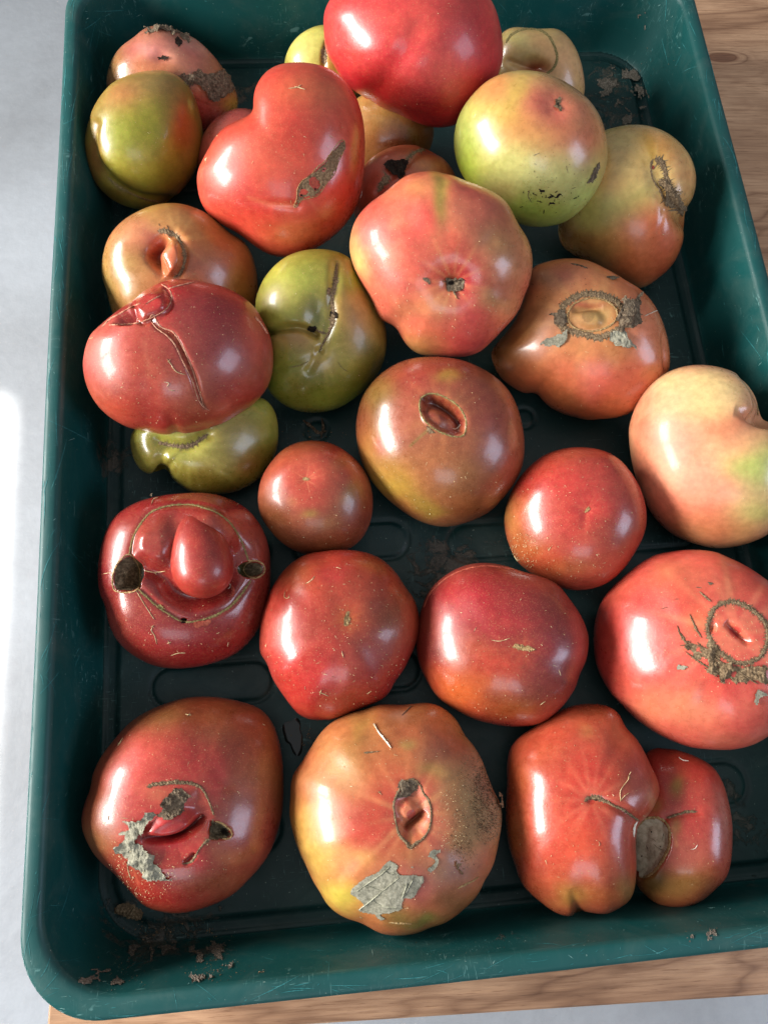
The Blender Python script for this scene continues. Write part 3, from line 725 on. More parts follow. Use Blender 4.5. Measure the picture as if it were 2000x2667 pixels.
def mud(name, poly, seed, step=3.0, jag=16, lift=0.4, thr=-0.35):
    r = np.random.RandomState(seed); P = catmull(np.array(poly, float), True, 5); lo, hi = P.min(0), P.max(0)
    nx, ny = int((hi[0]-lo[0])/step)+2, int((hi[1]-lo[1])/step)+2
    gx_, gy_ = np.meshgrid(lo[0]+np.arange(nx)*step, lo[1]+np.arange(ny)*step); G_ = np.stack([gx_.ravel(), gy_.ravel()], 1)
    f_ = Frac(seed, 1/11.0, 4); G3 = np.concatenate([G_, np.zeros((len(G_), 1))], 1); gap = Frac(seed+9, 1/9.0, 4)(G3)
    use = inside(G_+np.stack([f_(G3), f_(G3+50)], 1)*jag*.4, P) & (gap > thr); X = np.zeros((len(G_), 3))
    for k in np.where(use)[0]:
        h, nn = tray_hit(G_[k]+r.uniform(-.3, .3, 2)*step)
        if h is None: use[k] = False
        else: X[k] = h+nn*(0.0001+0.001*lift*(0.2+0.5*r.rand()+0.2*np.clip(gap[k], 0, 2)))
    I = -np.ones(len(G_), int); sel = np.where(use)[0]; I[sel] = np.arange(len(sel)); I = I.reshape(ny, nx)
    c_ = (I[:-1, :-1] >= 0) & (I[1:, 1:] >= 0) & (I[1:, :-1] >= 0) & (I[:-1, 1:] >= 0); cy_, cx_ = np.where(c_)
    if not len(cy_): return
    q_ = np.stack([I[cy_, cx_], I[cy_+1, cx_], I[cy_+1, cx_+1], I[cy_, cx_+1]], 1)
    X = X[sel]; e_ = np.linalg.norm(X[q_[:, 0]]-X[q_[:, 2]], axis=1) < 0.006
    o = link(name, mesh_np(name, X-np.array([0, 0, -0.0625]), q_[e_], None, False), MUD, TR); o['kind'] = 'stuff'
K4 = 1000/1659
def c4(p): return [(x*K4, 2200+y*K4) for x, y in p]
mud('dried_mud', c4([(830,445),(900,425),(955,400),(975,440),(965,485),(930,510),(860,505),(820,480)]), 3, thr=-1.2)
mud('dried_mud', c4([(620,385),(700,378),(780,385),(870,385),(800,410),(700,420),(600,420)]), 4, thr=-.7)
mud('dried_mud', c4([(580,440),(700,440),(820,450),(740,480),(640,510),(560,500)]), 5, thr=-.25)
mud('dried_mud', c4([(810,570),(880,555),(950,530),(1000,510),(1020,530),(950,560),(880,590),(820,625)]), 6, thr=-.3, lift=1.0)
mud('dried_mud', c4([(340,560),(440,540),(560,550),(600,560),(520,600),(420,620),(340,610)]), 7, thr=.55)
mud('dried_mud', c4([(1110,548),(1130,540),(1148,550),(1125,558)]), 8, thr=-.8, lift=1.0)
mud('dried_mud', [(1560,180),(1620,160),(1670,190),(1690,260),(1660,290),(1630,220),(1580,210)], 9, thr=-.3)
mud('dried_mud', [(1540,185),(1600,200),(1640,260),(1650,330),(1620,320),(1590,250),(1540,220)], 10, thr=.0)
mud('dried_mud', [(1660,0),(1672,0),(1680,60),(1676,130),(1664,120),(1664,60)], 11, thr=-.4)
mud('dried_mud', [(1780,2440),(1850,2428),(1900,2420),(1880,2440),(1800,2455)], 12, thr=.3, lift=.8)

# ------------------------------------------------------------------ the tomatoes
# -- back left, pink with dried rot
t = tomato('rotting pinkish tomato with brown peeling crust, in the far left corner of the tray', 'A',
    [(325,415),(328,350),(350,280),(395,220),(450,180),(520,135),(600,128),(680,155),(760,190),(830,250),(890,330),(935,400),(960,470),(950,530),(890,590),(800,635),(650,660),(480,640),(360,540)],
    hf=.80, hb=.62, seed=11, mott=8, base=(156,98,76), undul=.0007,
    feats=[('dim',590,270,50,40,0,2.5),('dim',700,210,120,50,20,2),('dim',560,200,90,40,0,1.5),('knob',820,430,110,70,20,1.2,2)],
    cols=[(400,320,110,120,(150,108,72)),(620,230,190,70,(200,118,112)),(700,270,120,50,(196,140,118),.7,20),(760,210,120,30,(190,150,135),.8,25),(820,540,150,100,(188,78,76)),(945,500,60,70,(178,150,70)),(560,330,140,50,(180,112,82)),(520,240,60,40,(206,150,150),.6)],
    dull=[(600,200,250,90,.25)])
t.patch('rot_crust', [(432,188),(470,150),(520,122),(600,120),(660,140),(745,178),(735,192),(660,180),(600,160),(540,152),(490,170),(450,200)], BLACKLEAF, lift=2.2, jag=14, crinkle=1.2)
t.patch('rot_crust', [(650,388),(690,350),(760,338),(830,345),(875,335),(930,385),(918,450),(860,482),(815,465),(790,430),(750,410),(715,440),(690,425)], BLACKLEAF, lift=2.0, jag=12, crinkle=1.3)
t.patch('rot_spot', [(565,275),(600,262),(622,275),(605,302),(575,300)], DARK, lift=1.5, jag=8)
t.patch('rot_spot', [(655,185),(682,188),(690,222),(668,228),(655,205)], DARK, lift=1.2, jag=6)
t.patch('rot_spot', [(322,300),(345,290),(350,325),(318,335)], DARK, lift=1.6, jag=8)
t.specks(40, 1)

# -- olive green egg
t = tomato('olive green two-lobed tomato by the left wall with a fold line down its side', 'A',
    [(560,338),(640,352),(710,405),(755,485),(783,600),(786,700),(757,810),(705,895),(640,960),(580,992),(500,1006),(420,990),(345,950),(285,890),(243,810),(224,710),(236,620),(262,540),(302,460),(360,392),(450,350)],
    hf=.95, hb=.60, seed=12, base=(150,138,56), z0=-.0572,
    feats=[('groove',[(275,590),(262,650),(264,720),(285,790),(345,865),(430,925),(520,958),(640,962)],22,3.2),('dim',250,720,40,120,-10,.3)],
    cols=[(440,450,130,100,(186,128,80)),(560,650,190,170,(146,146,36)),(540,640,60,60,(128,140,20),.7),(700,600,70,130,(176,98,44)),(430,800,150,100,(160,150,52)),(560,380,150,60,(150,132,72)),(260,700,60,200,(138,96,46)),(350,930,120,50,(116,96,34)),
          ('l',[(270,640),(272,740),(330,840)],9,(200,190,120),.6)])
t.ribbon('scar', [(335,850),(380,892),(440,925),(500,952),(560,966),(615,966)], 9, THINCORK, spikes=.5, lift=.3)
t.specks(14, 2)

# -- far, mostly hidden yellow green
t = tomato('yellow-green tomato mostly hidden behind the big red one at the far end', 'A', circle(1385,322,208,206), hf=.8, seed=13, base=(188,178,92),
    feats=[('groove',[(1385,200),(1370,260),(1372,320)],14,1.6)], cols=[(1400,180,40,70,(150,120,60),.7),(1410,330,60,80,(190,130,60)),(1250,200,80,80,(196,190,110))])
t.ribbon('scar', [(1388,205),(1372,255),(1374,310)], [20,30,24], CORK, spikes=.3)

# -- pale folded, far right
t = tomato('pale tan folded tomato with a curved olive scar line, far right', 'B',
    [(560,260),(575,180),(612,125),(660,103),(750,110),(830,111),(878,145),(912,200),(934,280),(938,370),(900,440),(800,480),(680,460),(600,380)],
    hf=.75, seed=14, base=(198,158,110), undul=.0006,
    feats=[('dim',738,262,60,36,10,7),('dim',700,215,110,70,0,3),('groove',[(640,240),(700,262),(740,275)],14,2.5)],
    cols=[(640,200,70,90,(190,150,112)),(740,262,44,30,(150,80,52)),(880,250,60,120,(206,158,118)),(660,150,60,30,(200,182,120)),(700,200,70,40,(186,166,112),.6)])
t.ribbon('scar', [(628,170),(650,138),(690,117),(745,113),(795,140),(822,190),(830,230),(815,268),(785,292)], 10, THINCORK, lift=.2, jag=.2)

# -- big red at the top
t4 = tomato('large bright pink-red smooth tomato on top of the far pile', 'O',
    [(703,18),(700,70),(706,115),(722,140),(736,165),(765,195),(800,222),(850,248),(885,268),(925,278),(965,274),(1000,258),(1035,228),(1062,190),(1082,148),(1087,104),(1078,50),(1058,0),(1010,-50),(920,-78),(820,-68),(740,-30)],
    z0=-.028, hf=.88, hb=.72, p=2.1, seed=15, base=(204,44,54), res=(240,100,30),
    feats=[('groove',[(905,60),(870,120),(820,190),(790,225)],26,1.6),('dim',890,262,60,24,10,2),('groove',[(1010,-20),(1060,60),(1070,150)],24,.8)],
    cols=[(780,90,90,120,(212,62,66)),(900,30,160,70,(206,66,66)),(980,120,90,110,(198,48,56)),(880,230,140,50,(188,32,42)),(820,210,60,50,(190,30,34)),(960,140,70,60,(206,76,70),.5)])
t4.specks(14, 4, size=(1.2,3))

# -- hidden behind the kidney
t = tomato('dull pink tomato peeping out left of the kidney shaped one', 'A', circle(975,760,205,240), hf=.72, seed=16, base=(164,74,66), cols=[(850,640,80,100,(176,92,82)),(780,850,60,100,(120,44,40))])
t = tomato('orange-brown smooth tomato deep in the gap under the big red one', 'B', circle(160,520,185,170), hf=.7, seed=17, base=(166,112,66), cols=[(120,450,90,90,(176,128,74)),(230,560,90,90,(130,72,40))])

# -- reddish with dark scar
t = tomato('reddish tomato with a dark shrivelled scar, half hidden behind the pink lobed one', 'B', circle(240,782,214,216), hf=.72, seed=18, base=(182,84,64),
    feats=[('dim',205,655,55,45,0,3),('groove',[(240,640),(280,600),(340,585),(420,600)],16,2.0),('groove',[(185,690),(150,720),(125,755)],14,1.4)],
    cols=[(330,640,90,40,(186,104,66)),(150,720,90,80,(188,92,70)),(240,600,140,26,(170,80,56),.7)])
t.patch('dried_scar', [(150,655),(175,625),(215,618),(238,640),(232,680),(210,697),(170,685)], DARK, lift=1.4, jag=9, crinkle=1.3)
t.ribbon('scar', [(232,632),(270,600),(310,585),(360,580),(425,598)], 12, CORK, spikes=.6)
t.ribbon('scar', [(175,690),(150,712),(128,755)], [22,26,14], CORK, spikes=.4, lift=.2)

# -- orange and green, right side
t = tomato('orange and pale green tomato against the right wall with a brown stalk scar', 'B',
    [(1000,520),(1060,498),(1115,488),(1185,492),(1255,520),(1315,570),(1355,630),(1373,700),(1365,770),(1338,835),(1333,900),(1318,970),(1280,1040),(1212,1100),(1152,1130),(1080,1105),(980,1040),(890,1000),(840,950),(835,850),(870,720),(930,590)],
    hf=.78, hb=.55, seed=19, base=(216,170,116),
    feats=[('dim',1228,690,50,90,-25,4),('groove',[(1330,862),(1285,800),(1240,740)],36,4.0,'end'),('groove',[(1250,830),(1240,870),(1215,920)],12,.6,'end')],
    cols=[(1050,830,190,120,(170,172,98),.95,-25),(1060,570,150,90,(190,174,118)),(1240,930,190,130,(204,96,60)),(1180,1040,180,90,(198,102,62)),(940,960,130,60,(176,124,70)),(1230,580,110,70,(206,158,86)),(1180,560,30,60,(180,140,50),.7,-20),(1330,740,60,140,(198,150,98)),('rays',1225,680,190,16,(224,190,130),.5)])
t.ribbon('scar', [(1212,625),(1238,635),(1252,672),(1262,710),(1276,755),(1305,800),(1322,850)], [26,22,16,24,44,36,10], CORK, spikes=.4, lift=.9)
t.ribbon('scar', [(1205,625),(1197,655),(1205,705),(1232,745),(1252,790),(1262,815)], [12,6,6,8,10,6], CORK, lift=.4)
t.patch('stalk_scar', [(1228,712),(1262,708),(1292,745),(1308,742),(1312,760),(1296,770),(1318,800),(1328,855),(1300,815),(1268,810),(1248,805),(1240,765)], CORK, lift=2.0, jag=9, crinkle=1.2)
t.patch('dimple_mark', circle(1208,660,9,10), FLESH, lift=.1, jag=2)
t.specks(16, 6)

# -- green and pink on top, right
t9 = tomato('round pale green tomato blushed pink, with black scratches low on its side', 'B',
    [(428,585),(433,500),(460,430),(505,370),(565,318),(640,288),(720,279),(800,290),(880,325),(950,385),(1000,465),(1024,560),(1022,650),(990,735),(930,815),(860,868),(780,887),(700,882),(640,850),(560,800),(490,735),(448,670)],
    z0=-.031, hf=.86, hb=.62, p=2.05, seed=20, base=(188,168,104), res=(240,100,28),
    feats=[('dim',828,405,70,70,0,3.2),('dim',760,765,90,36,0,.5)],
    cols=[(600,370,150,90,(200,132,84)),(900,540,130,110,(202,116,88)),(700,500,140,90,(202,136,84)),(840,400,120,90,(200,104,88)),(470,600,120,150,(168,178,86)),(640,480,90,60,(186,160,76),.5),(700,380,50,80,(180,160,70),.5,20),(770,700,190,110,(186,176,120)),(720,850,200,70,(156,168,76)),(450,680,60,80,(158,174,58)),(960,780,100,90,(186,182,112)),
          ('rays',828,408,110,14,(214,130,104),.5)])
t9.patch('stalk_scar', [(812,395),(832,384),(845,400),(848,430),(835,438),(812,425)], CORK, lift=1.0, jag=6, crinkle=1.2)
t9.patch('stalk_hole', circle(832,412,8,12), DARK, lift=1.3, jag=2)
t9.patch('brown_graze', [(985,640),(1002,645),(1000,675),(975,715),(955,728),(945,720),(958,690)], BLACKLEAF, lift=.5, jag=9)
for i,(x,y,rx,ry) in enumerate([(770,745,26,9),(800,775,34,9),(770,795,22,6),(835,770,14,12),(815,800,18,5),(735,760,20,4),(850,742,5,5),(800,735,8,5),(780,660,4,4),(905,762,14,3),(940,800,12,4)]):
    t9.patch('black_scratch', circle(x,y,rx*.8,ry*.7,10), DARK, lift=.1, jag=9, step=1.5, seed=i)
r_ = np.random.RandomState(5)
for i in range(26):
    x, y = 785+r_.normal()*52, 772+r_.normal()*24; a_ = r_.rand()*3.1; l_ = 4+10*r_.rand()**2
    t9.patch('black_speck', [(x+math.cos(a_)*l_, y+math.sin(a_)*l_), (x-math.sin(a_)*3, y+math.cos(a_)*3), (x-math.cos(a_)*l_, y-math.sin(a_)*l_), (x+math.sin(a_)*3, y-math.cos(a_)*3)], DARK, lift=.05, jag=5, step=1.4, seed=i)
for i,pts in enumerate([[(722,745),(716,770),(730,795)],[(865,650),(872,680)],[(735,612),(762,600)],[(885,742),(905,735)],[(740,640),(748,648)]]): t9.ribbon('black_scratch', pts, 2.5, BLACKLEAF, jag=.8, lift=.1, seed=i)
t9.specks(60, 7, region=(850,720,150,140), size=(1.2,3), mat=DARK, name='grit')

# -- kidney
t5 = tomato('big kidney shaped orange-red tomato with a long brown pitted scar', 'A',
    [(1026,530),(1032,470),(1050,410),(1090,352),(1150,314),(1230,299),(1320,303),(1400,328),(1462,375),(1520,455),(1555,555),(1568,660),(1566,790),(1550,915),(1510,1020),(1440,1110),(1350,1180),(1270,1224),(1190,1236),(1110,1223),(1040,1185),(960,1125),(880,1080),(825,1038),(785,980),(765,905),(763,830),(782,780),(810,725),(850,655),(905,600),(975,562)],
    z0=-.033, hf=.72, hb=.58, center=(1190,800), seed=21, base=(206,70,56), res=(280,110,28), soft=1.6,
    feats=[('groove',[(960,540),(1060,548),(1130,560),(1200,600)],60,1.4,'end'),('groove',[(1490,480),(1450,640),(1380,760)],60,1.0,'both'),('dim',1350,850,170,80,-52,1.0),('groove',[(1240,990),(1100,980),(950,960)],20,.7,'end')],
    cols=[(1280,430,200,90,(206,84,60)),(900,700,120,100,(212,74,62)),(1250,1120,260,90,(206,96,66)),(1440,1050,110,110,(204,84,58)),(1500,650,60,180,(200,62,46)),(1000,1000,150,90,(200,60,52)),(880,880,100,130,(208,72,66)),(1200,640,150,100,(202,62,48)),('l',[(1010,950),(1110,985),(1220,990)],14,(224,130,100),.5),('l',[(1300,960),(1340,1010)],10,(214,110,84),.5)])
sc5 = [(1436,690),(1462,672),(1471,690),(1462,730),(1440,780),(1422,835),(1385,880),(1345,935),(1300,952),(1262,962),(1240,992),(1227,990),(1240,955),(1245,905),(1268,868),(1310,838),(1340,800),(1375,775),(1405,735)]
t5.patch('pitted_scar', sc5, CORK, lift=.55, jag=6, crinkle=.8, holes=[circle(1330,880,22,22,10), circle(1275,925,20,14,8), circle(1262,940,8,12,8), circle(1330,906,6,6,6), circle(1368,812,7,10,8)])
t5.patch('red_pit', circle(1330,878,20,19,10), FLESH, lift=.05, jag=3)
for (x,y,r_) in ((1330,905,7),(1262,940,8),(1368,812,7),(1415,810,5),(1395,790,4)): t5.patch('red_pit', circle(x,y,r_,r_,8), DARK, lift=.35, jag=2, step=1.8)
t5.ribbon('scar_edge', sc5[:-1], 4, PALECORK, closed=True, lift=.25)
for i,pts in enumerate([[(808,790),(803,765),(812,758)],[(850,655),(862,652)],[(1200,425),(1240,420),(1262,408)],[(1230,415),(1280,430)]]): t5.ribbon('fibre', pts, 3, STRAW, lift=0.26, seed=i)
t5.specks(40, 8)

# -- pink lobed in the middle
t12 = tomato('pink lobed tomato with a dark stalk hole and yellow streak, mid pile', 'D',
    [(18,375),(28,300),(52,245),(100,192),(160,152),(200,112),(262,82),(335,72),(400,80),(462,106),(530,132),(605,172),(655,225),(682,285),(712,335),(727,400),(722,480),(700,560),(668,625),(612,692),(570,740),(520,785),(450,803),(370,798),(290,788),(238,750),(200,692),(135,645),(102,565),(60,500),(36,450)],
    z0=-.034, hf=.72, hb=.60, seed=22, mott=9, base=(200,100,82), res=(280,110,28), ribs=7, ribamp=.0003,
    feats=[('dim',425,505,90,85,0,4),('dim',425,512,34,30,0,4),('groove',[(385,100),(395,230),(405,380)],30,1.7,'end'),('groove',[(200,120),(260,260),(330,400)],34,.9,'end'),('groove',[(660,240),(580,340),(480,450)],36,.9,'end'),('groove',[(170,690),(280,620),(370,560)],34,1.2,'end'),('groove',[(700,560),(600,540),(500,520)],34,.8,'end')],
    cols=[(200,300,150,170,(212,84,76)),(375,150,44,150,(176,150,72)),(560,330,190,170,(190,116,90)),(620,300,110,100,(188,124,84),.8),(450,420,110,130,(202,74,66)),(280,600,170,60,(196,140,96),.8,25),(130,520,110,100,(206,100,86)),(30,380,50,120,(208,168,108)),(300,760,150,50,(198,140,88)),(520,700,130,110,(206,84,82)),(650,560,80,110,(192,108,84)),(260,140,80,50,(206,128,84),.7),
          (230,220,40,40,(212,130,110),.5),(170,250,50,40,(216,140,110),.5),(430,520,60,50,(170,44,52),.7),(560,590,60,40,(196,150,100),.6),(330,500,80,60,(190,80,60),.6),('rays',425,510,180,13,(220,164,110),.45)])
t12.patch('stalk_scar', [(388,490),(408,482),(440,486),(462,500),(466,522),(445,545),(420,548),(395,532)], BLACKLEAF, lift=1.0, jag=5, crinkle=1.6, step=1.7)
for i,pts in enumerate([[(440,500),(452,490),(470,498)],[(420,530),(428,552),(434,560)],[(445,520),(455,540)],[(392,505),(380,498)]]): t12.ribbon('stalk_shred', pts, [8,6,3], BLACKLEAF, lift=2.5, seed=i)
t12.patch('stalk_hole', circle(412,508,16,17,12), DARK, lift=2.2, jag=2, step=1.5)
t12.patch('brown_mark', [(300,470),(312,472),(330,500),(340,512),(318,515),(305,495)], BLACKLEAF, lift=.4, jag=8)
t12.ribbon('scar', [(430,545),(432,562),(440,572)], 5, PALECORK, lift=1.0)
t12.specks(110, 9)

# -- left, with slit
t13 = tomato('tan and pink tomato with a deep curved slit, behind the cracked dark red one', 'C',
    [(158,400),(160,310),(190,212),(250,140),(330,90),(420,57),(520,52),(610,76),(690,120),(765,190),(840,240),(882,315),(905,420),(900,520),(850,630),(700,710),(420,710),(250,650),(205,570),(182,480)],
    hf=.74, seed=23, base=(176,116,68),
    feats=[('groove',[(470,205),(425,250),(400,295),(420,335),(445,362),(475,392)],30,9,'both'),('bump',492,312,76,104,8,7,.7,.5),('dim',380,270,90,80,0,4),('groove',[(500,200),(548,250),(556,320),(530,390)],22,2.0),('dim',440,250,60,70,0,3)],
    cols=[(230,360,120,170,(162,128,76)),(360,190,100,60,(190,100,84)),(420,290,60,80,(176,56,48)),(480,320,56,90,(206,118,84)),(660,240,140,130,(188,106,52)),(800,330,100,140,(164,92,48)),(640,360,160,110,(178,98,84),.7),(520,110,110,60,(178,128,76)),(360,400,90,90,(172,124,76)),(280,200,70,80,(190,120,90)),('rays',520,230,200,12,(212,170,110),.35)])
t13.ribbon('scar', [(425,186),(470,190),(505,205),(535,240),(553,290),(552,345),(535,390),(500,412)], [14,22,16,12,16,12,14,8], CORK, spikes=.8, lift=.5, spike_len=1.3)
t13.ribbon('scar_fleck', [(430,152),(436,164)], 4, CORK); t13.ribbon('scar_fleck', [(470,160),(474,172)], 4, CORK)
t13.specks(26, 10)

# -- green one under the cracked
t16 = tomato('small olive green lobed tomato sticking out beneath the cracked dark red one', 'C',
    [(298,1205),(312,1150),(360,1105),(450,1075),(600,1050),(740,1020),(850,990),(925,980),(978,1025),(1005,1090),(1011,1180),(996,1260),(952,1340),(885,1402),(795,1442),(695,1452),(600,1446),(535,1412),(485,1368),(456,1330),(425,1352),(390,1361),(345,1338),(312,1285)],
    center=(600,1180), hf=.70, seed=24, base=(152,146,66), soft=1.8,
    feats=[('groove',[(445,1345),(440,1290),(455,1245),(500,1215)],30,3.5,'end'),('groove',[(430,1200),(500,1222),(570,1222),(620,1195),(665,1165)],34,3.5),('groove',[(640,1235),(700,1290),(740,1330)],60,.8,'end')],
    cols=[(640,1240,120,90,(168,164,78)),(850,1150,160,120,(140,130,58)),(380,1240,90,70,(124,114,46)),(900,1300,100,90,(110,96,34)),(700,1390,180,50,(112,104,34)),(520,1320,60,80,(140,132,56)),(760,1170,90,60,(148,140,72),.7),('rays',570,1225,260,18,(186,182,100),.4)])
t16.ribbon('scar', [(428,1203),(475,1213),(530,1222),(580,1220),(625,1193),(668,1162)], [16,14,18,20,16,10], CORK, spikes=.7, lift=.5)
t16.specks(14, 11)

# -- green with fold scar
t15 = tomato('green tomato with yellow streaks and a long seam scar, left of the pink lobed one', 'C',
    [(897,540),(918,460),(960,390),(1030,322),(1110,284),(1200,270),(1292,280),(1365,320),(1425,420),(1482,540),(1520,640),(1526,740),(1502,840),(1452,920),(1372,990),(1282,1040),(1180,1056),(1080,1042),(1000,995),(950,930),(935,800),(915,680)],
    hf=.72, seed=25, base=(144,138,56), undul=.0006,
    feats=[('groove',[(940,680),(1000,662),(1070,652),(1130,662),(1185,690)],20,5.5),('dim',1190,600,70,100,12,5.5),('groove',[(1285,345),(1278,430),(1265,520),(1265,600),(1235,690),(1205,765)],26,2.2),('groove',[(1150,860),(1195,780)],22,1.0),('groove',[(1000,850),(1100,830),(1170,780)],16,.8,'end')],
    cols=[(990,450,120,120,(172,168,70)),(1000,540,100,60,(178,162,84)),(1390,600,120,170,(176,132,76)),(1250,950,240,130,(116,126,42)),(1320,350,90,70,(158,126,56)),(1190,590,62,110,(112,122,66)),(1240,430,70,110,(150,140,56)),(1080,730,130,60,(164,128,74)),(1440,800,90,130,(96,98,30)),(1020,900,90,90,(124,128,48)),(1390,420,50,60,(146,160,40)),(1230,820,90,60,(160,140,66),.8),('rays',1215,770,200,12,(190,170,96),.4)])
t15.ribbon('scar', [(1286,340),(1280,400),(1274,460),(1262,520),(1268,580),(1262,640),(1240,690),(1215,735),(1200,772)], [6,18,22,16,18,26,12,10,6], CORK, spikes=.7, lift=.5, spike_len=1.0)
t15.patch('scar_hole', circle(1277,583,20,24,10), DARK, lift=.7, jag=6)
t15.patch('scar_hole', [(1232,470),(1245,455),(1262,470),(1262,500),(1240,495)], CORK, lift=.7, jag=6)
t15.patch('scar_hole', [(1148,645),(1175,640),(1190,660),(1172,682),(1155,672)], DARK, lift=.6, jag=7)
t15.ribbon('scar', [(1185,660),(1215,675),(1240,680)], 10, CORK, spikes=.5)
t15.ribbon('crease_line', [(1060,842),(1110,832),(1150,812)], 4, THINCORK); t15.ribbon('crease_line', [(1290,815),(1310,845),(1338,862)], 4, THINCORK)
t15.specks(30, 12)

# -- dark red with a crack, on top
t14 = tomato('dark red tomato with a long open crack and split shoulder, by the left wall', 'C',
    [(75,850),(82,765),(108,690),(150,648),(205,600),(262,556),(325,515),(400,455),(470,425),(545,415),(640,425),(742,450),(822,492),(890,550),(932,620),(967,690),(983,775),(978,865),(950,942),(892,1010),(820,1060),(742,1112),(660,1142),(580,1166),(500,1172),(420,1162),(330,1142),(240,1102),(160,1042),(102,955)],
    z0=-.036, hf=.74, hb=.62, seed=26, base=(174,70,62), res=(300,120,28),
    feats=[('groove',[(385,602),(430,650),(500,690),(555,790),(600,890),(625,980),(665,1048)],14,2.4,'both'),('groove',[(370,1160),(385,1000),(370,800),(380,640)],60,1.6,'end'),('groove',[(520,1175),(500,1110),(470,1040)],26,1.6,'end'),
           ('pit',[(215,628),(245,595),(280,570),(310,560),(315,625),(300,634),(250,636)],6,14),('bump',400,540,105,85,-25,3.2,.8,.45),('groove',[(312,545),(318,600),(360,630),(410,600),(470,570),(492,520),(465,460)],12,1.6)],
    cols=[(180,800,130,150,(186,76,66)),(300,900,170,160,(172,72,54),.8),(720,600,220,170,(162,56,58)),(760,850,190,150,(164,68,66)),(500,460,120,60,(176,44,46)),(420,560,80,70,(186,52,52)),(600,1080,160,70,(170,56,50)),(250,1060,140,70,(176,64,52)),(900,1000,100,60,(166,52,44)),(265,605,60,40,(150,40,36)),
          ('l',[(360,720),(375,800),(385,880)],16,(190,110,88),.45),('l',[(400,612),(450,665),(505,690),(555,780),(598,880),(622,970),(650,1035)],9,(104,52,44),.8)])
crack = [(388,603),(405,590),(440,645),(500,672),(530,715),(560,770),(592,850),(612,915),(635,985),(648,1030),(676,1050)]
t14.ribbon('crack_lip', crack, [4,5,6,7,7,6,6,5,4,3], LIP, lift=.3, jag=.3)
t14.ribbon('crack_lip', [(392,615),(420,655),(470,690),(510,735),(545,810),(580,880),(600,930),(622,1000),(655,1045)], [3,4,6,7,6,5,5,4,3], LIP, lift=.3, jag=.3)
t14.ribbon('crack_flesh', [(412,632),(450,668),(500,695),(535,750),(570,830),(592,885),(612,945),(632,1005)], [8,14,20,18,17,15,10,4], FLESH, lift=.15, jag=.2)
t14.ribbon('seam_scar', [(160,650),(200,610),(245,585),(300,553),(345,535)], 4, LIP, spikes=.6, lift=.4)
t14.ribbon('seam_scar', [(195,640),(250,636),(320,632),(370,615),(412,596),(450,575),(480,545),(494,505),(482,468),(445,445)], 5, LIP, spikes=.7, lift=.4)
t14.ribbon('seam_scar', [(470,468),(510,455),(560,442),(600,432)], 4, LIP, lift=.3)
t14.ribbon('scratch', [(368,540),(400,518),(440,498)], 4, LIP, lift=.3)
t14.ribbon('scratch', [(893,600),(920,630),(952,680)], 7, LIP, lift=.4)
for i,pts in enumerate([[(470,800),(488,825),(515,862),(560,878)],[(472,820),(490,800)],[(455,912),(480,918),(470,935)],[(480,950),(510,955)],[(625,1010),(640,1020)],[(98,705),(118,700)]]): t14.ribbon('fibre', pts, 3.5, STRAW, lift=0.31, seed=i)
t14.specks(80, 13)

# -- orange with ring scar
t17 = tomato('flattish orange-pink tomato with a grey corky ring and curled sepals, right of centre', 'D',
    [(568,785),(598,735),(650,670),(695,570),(725,455),(790,425),(862,415),(942,421),(1022,455),(1100,500),(1162,540),(1212,600),(1247,680),(1266,760),(1268,845),(1240,905),(1182,960),(1130,1010),(1062,1035),(980,1045),(900,1035),(822,1006),(770,970),(742,945),(705,945),(648,915),(598,868)],
    hf=.68, hb=.42, p=2.15, seed=27, base=(198,116,76), res=(280,110,28),
    feats=[('pit',circle(955,640,82,66,16),1.6,30),('bump',958,648,74,50,8,3.2,.7,.6),('groove',[(885,615),(925,612),(965,605),(1010,604)],12,3.0,'both'),('groove',[(745,950),(790,880),(840,800)],34,1.8,'end'),('groove',[(1000,1040),(1010,950),(1005,850)],40,1.0,'end'),('groove',[(1258,880),(1250,800),(1240,700)],10,1.6,'both'),('groove',[(900,1035),(905,940),(910,840)],34,.7,'end')],
    cols=[(820,490,150,70,(196,120,96)),(830,480,60,50,(190,96,84),.7),(660,760,100,90,(160,108,62)),(740,640,90,80,(176,120,82)),(900,930,230,100,(204,96,62)),(1180,700,100,130,(208,116,88)),(1100,900,140,80,(200,100,70)),(955,640,90,66,(168,118,78)),(955,655,60,36,(156,112,70),.8),(940,600,60,12,(170,60,46),.8),(960,930,60,60,(206,110,100),.5),(750,500,60,40,(140,110,80),.5),('rays',950,640,300,16,(218,160,110),.35),(1080,800,100,40,(160,110,60),.5)],
    dull=[(800,560,250,180,.18),(955,640,90,70,.3)])
ring = [(838,672),(840,632),(862,590),(905,562),(960,551),(1020,562),(1068,588),(1094,628),(1088,668),(1050,702),(990,722),(930,708),(880,695)]
t17.ribbon('ring_scar', ring, 23, CORK, closed=True, spikes=.6, lift=.9, spike_len=.6)
t17.ribbon('ring_scar', [(870,650),(878,615),(900,588),(960,568),(1020,578),(1060,610),(1062,650),(1020,685),(960,698),(900,685)], 7, PALECORK, closed=True, lift=.9)
t17.patch('curled_sepal', [(1062,600),(1095,578),(1110,545),(1118,585),(1135,568),(1158,558),(1150,600),(1172,640),(1165,672),(1125,690),(1100,680),(1085,705),(1060,690),(1075,640)], BLACKLEAF, lift=3.0, jag=12, crinkle=1.8)
t17.patch('curled_sepal', [(757,745),(790,722),(840,705),(885,695),(872,735),(832,762),(795,768),(780,758)], GREYLEAF, lift=1.0, jag=9, crinkle=1.5)
t17.patch('curled_sepal', [(1035,700),(1085,685),(1100,720),(1130,755),(1142,778),(1095,768),(1060,752),(1040,730)], GREYLEAF, lift=1.8, jag=10, crinkle=1.6)
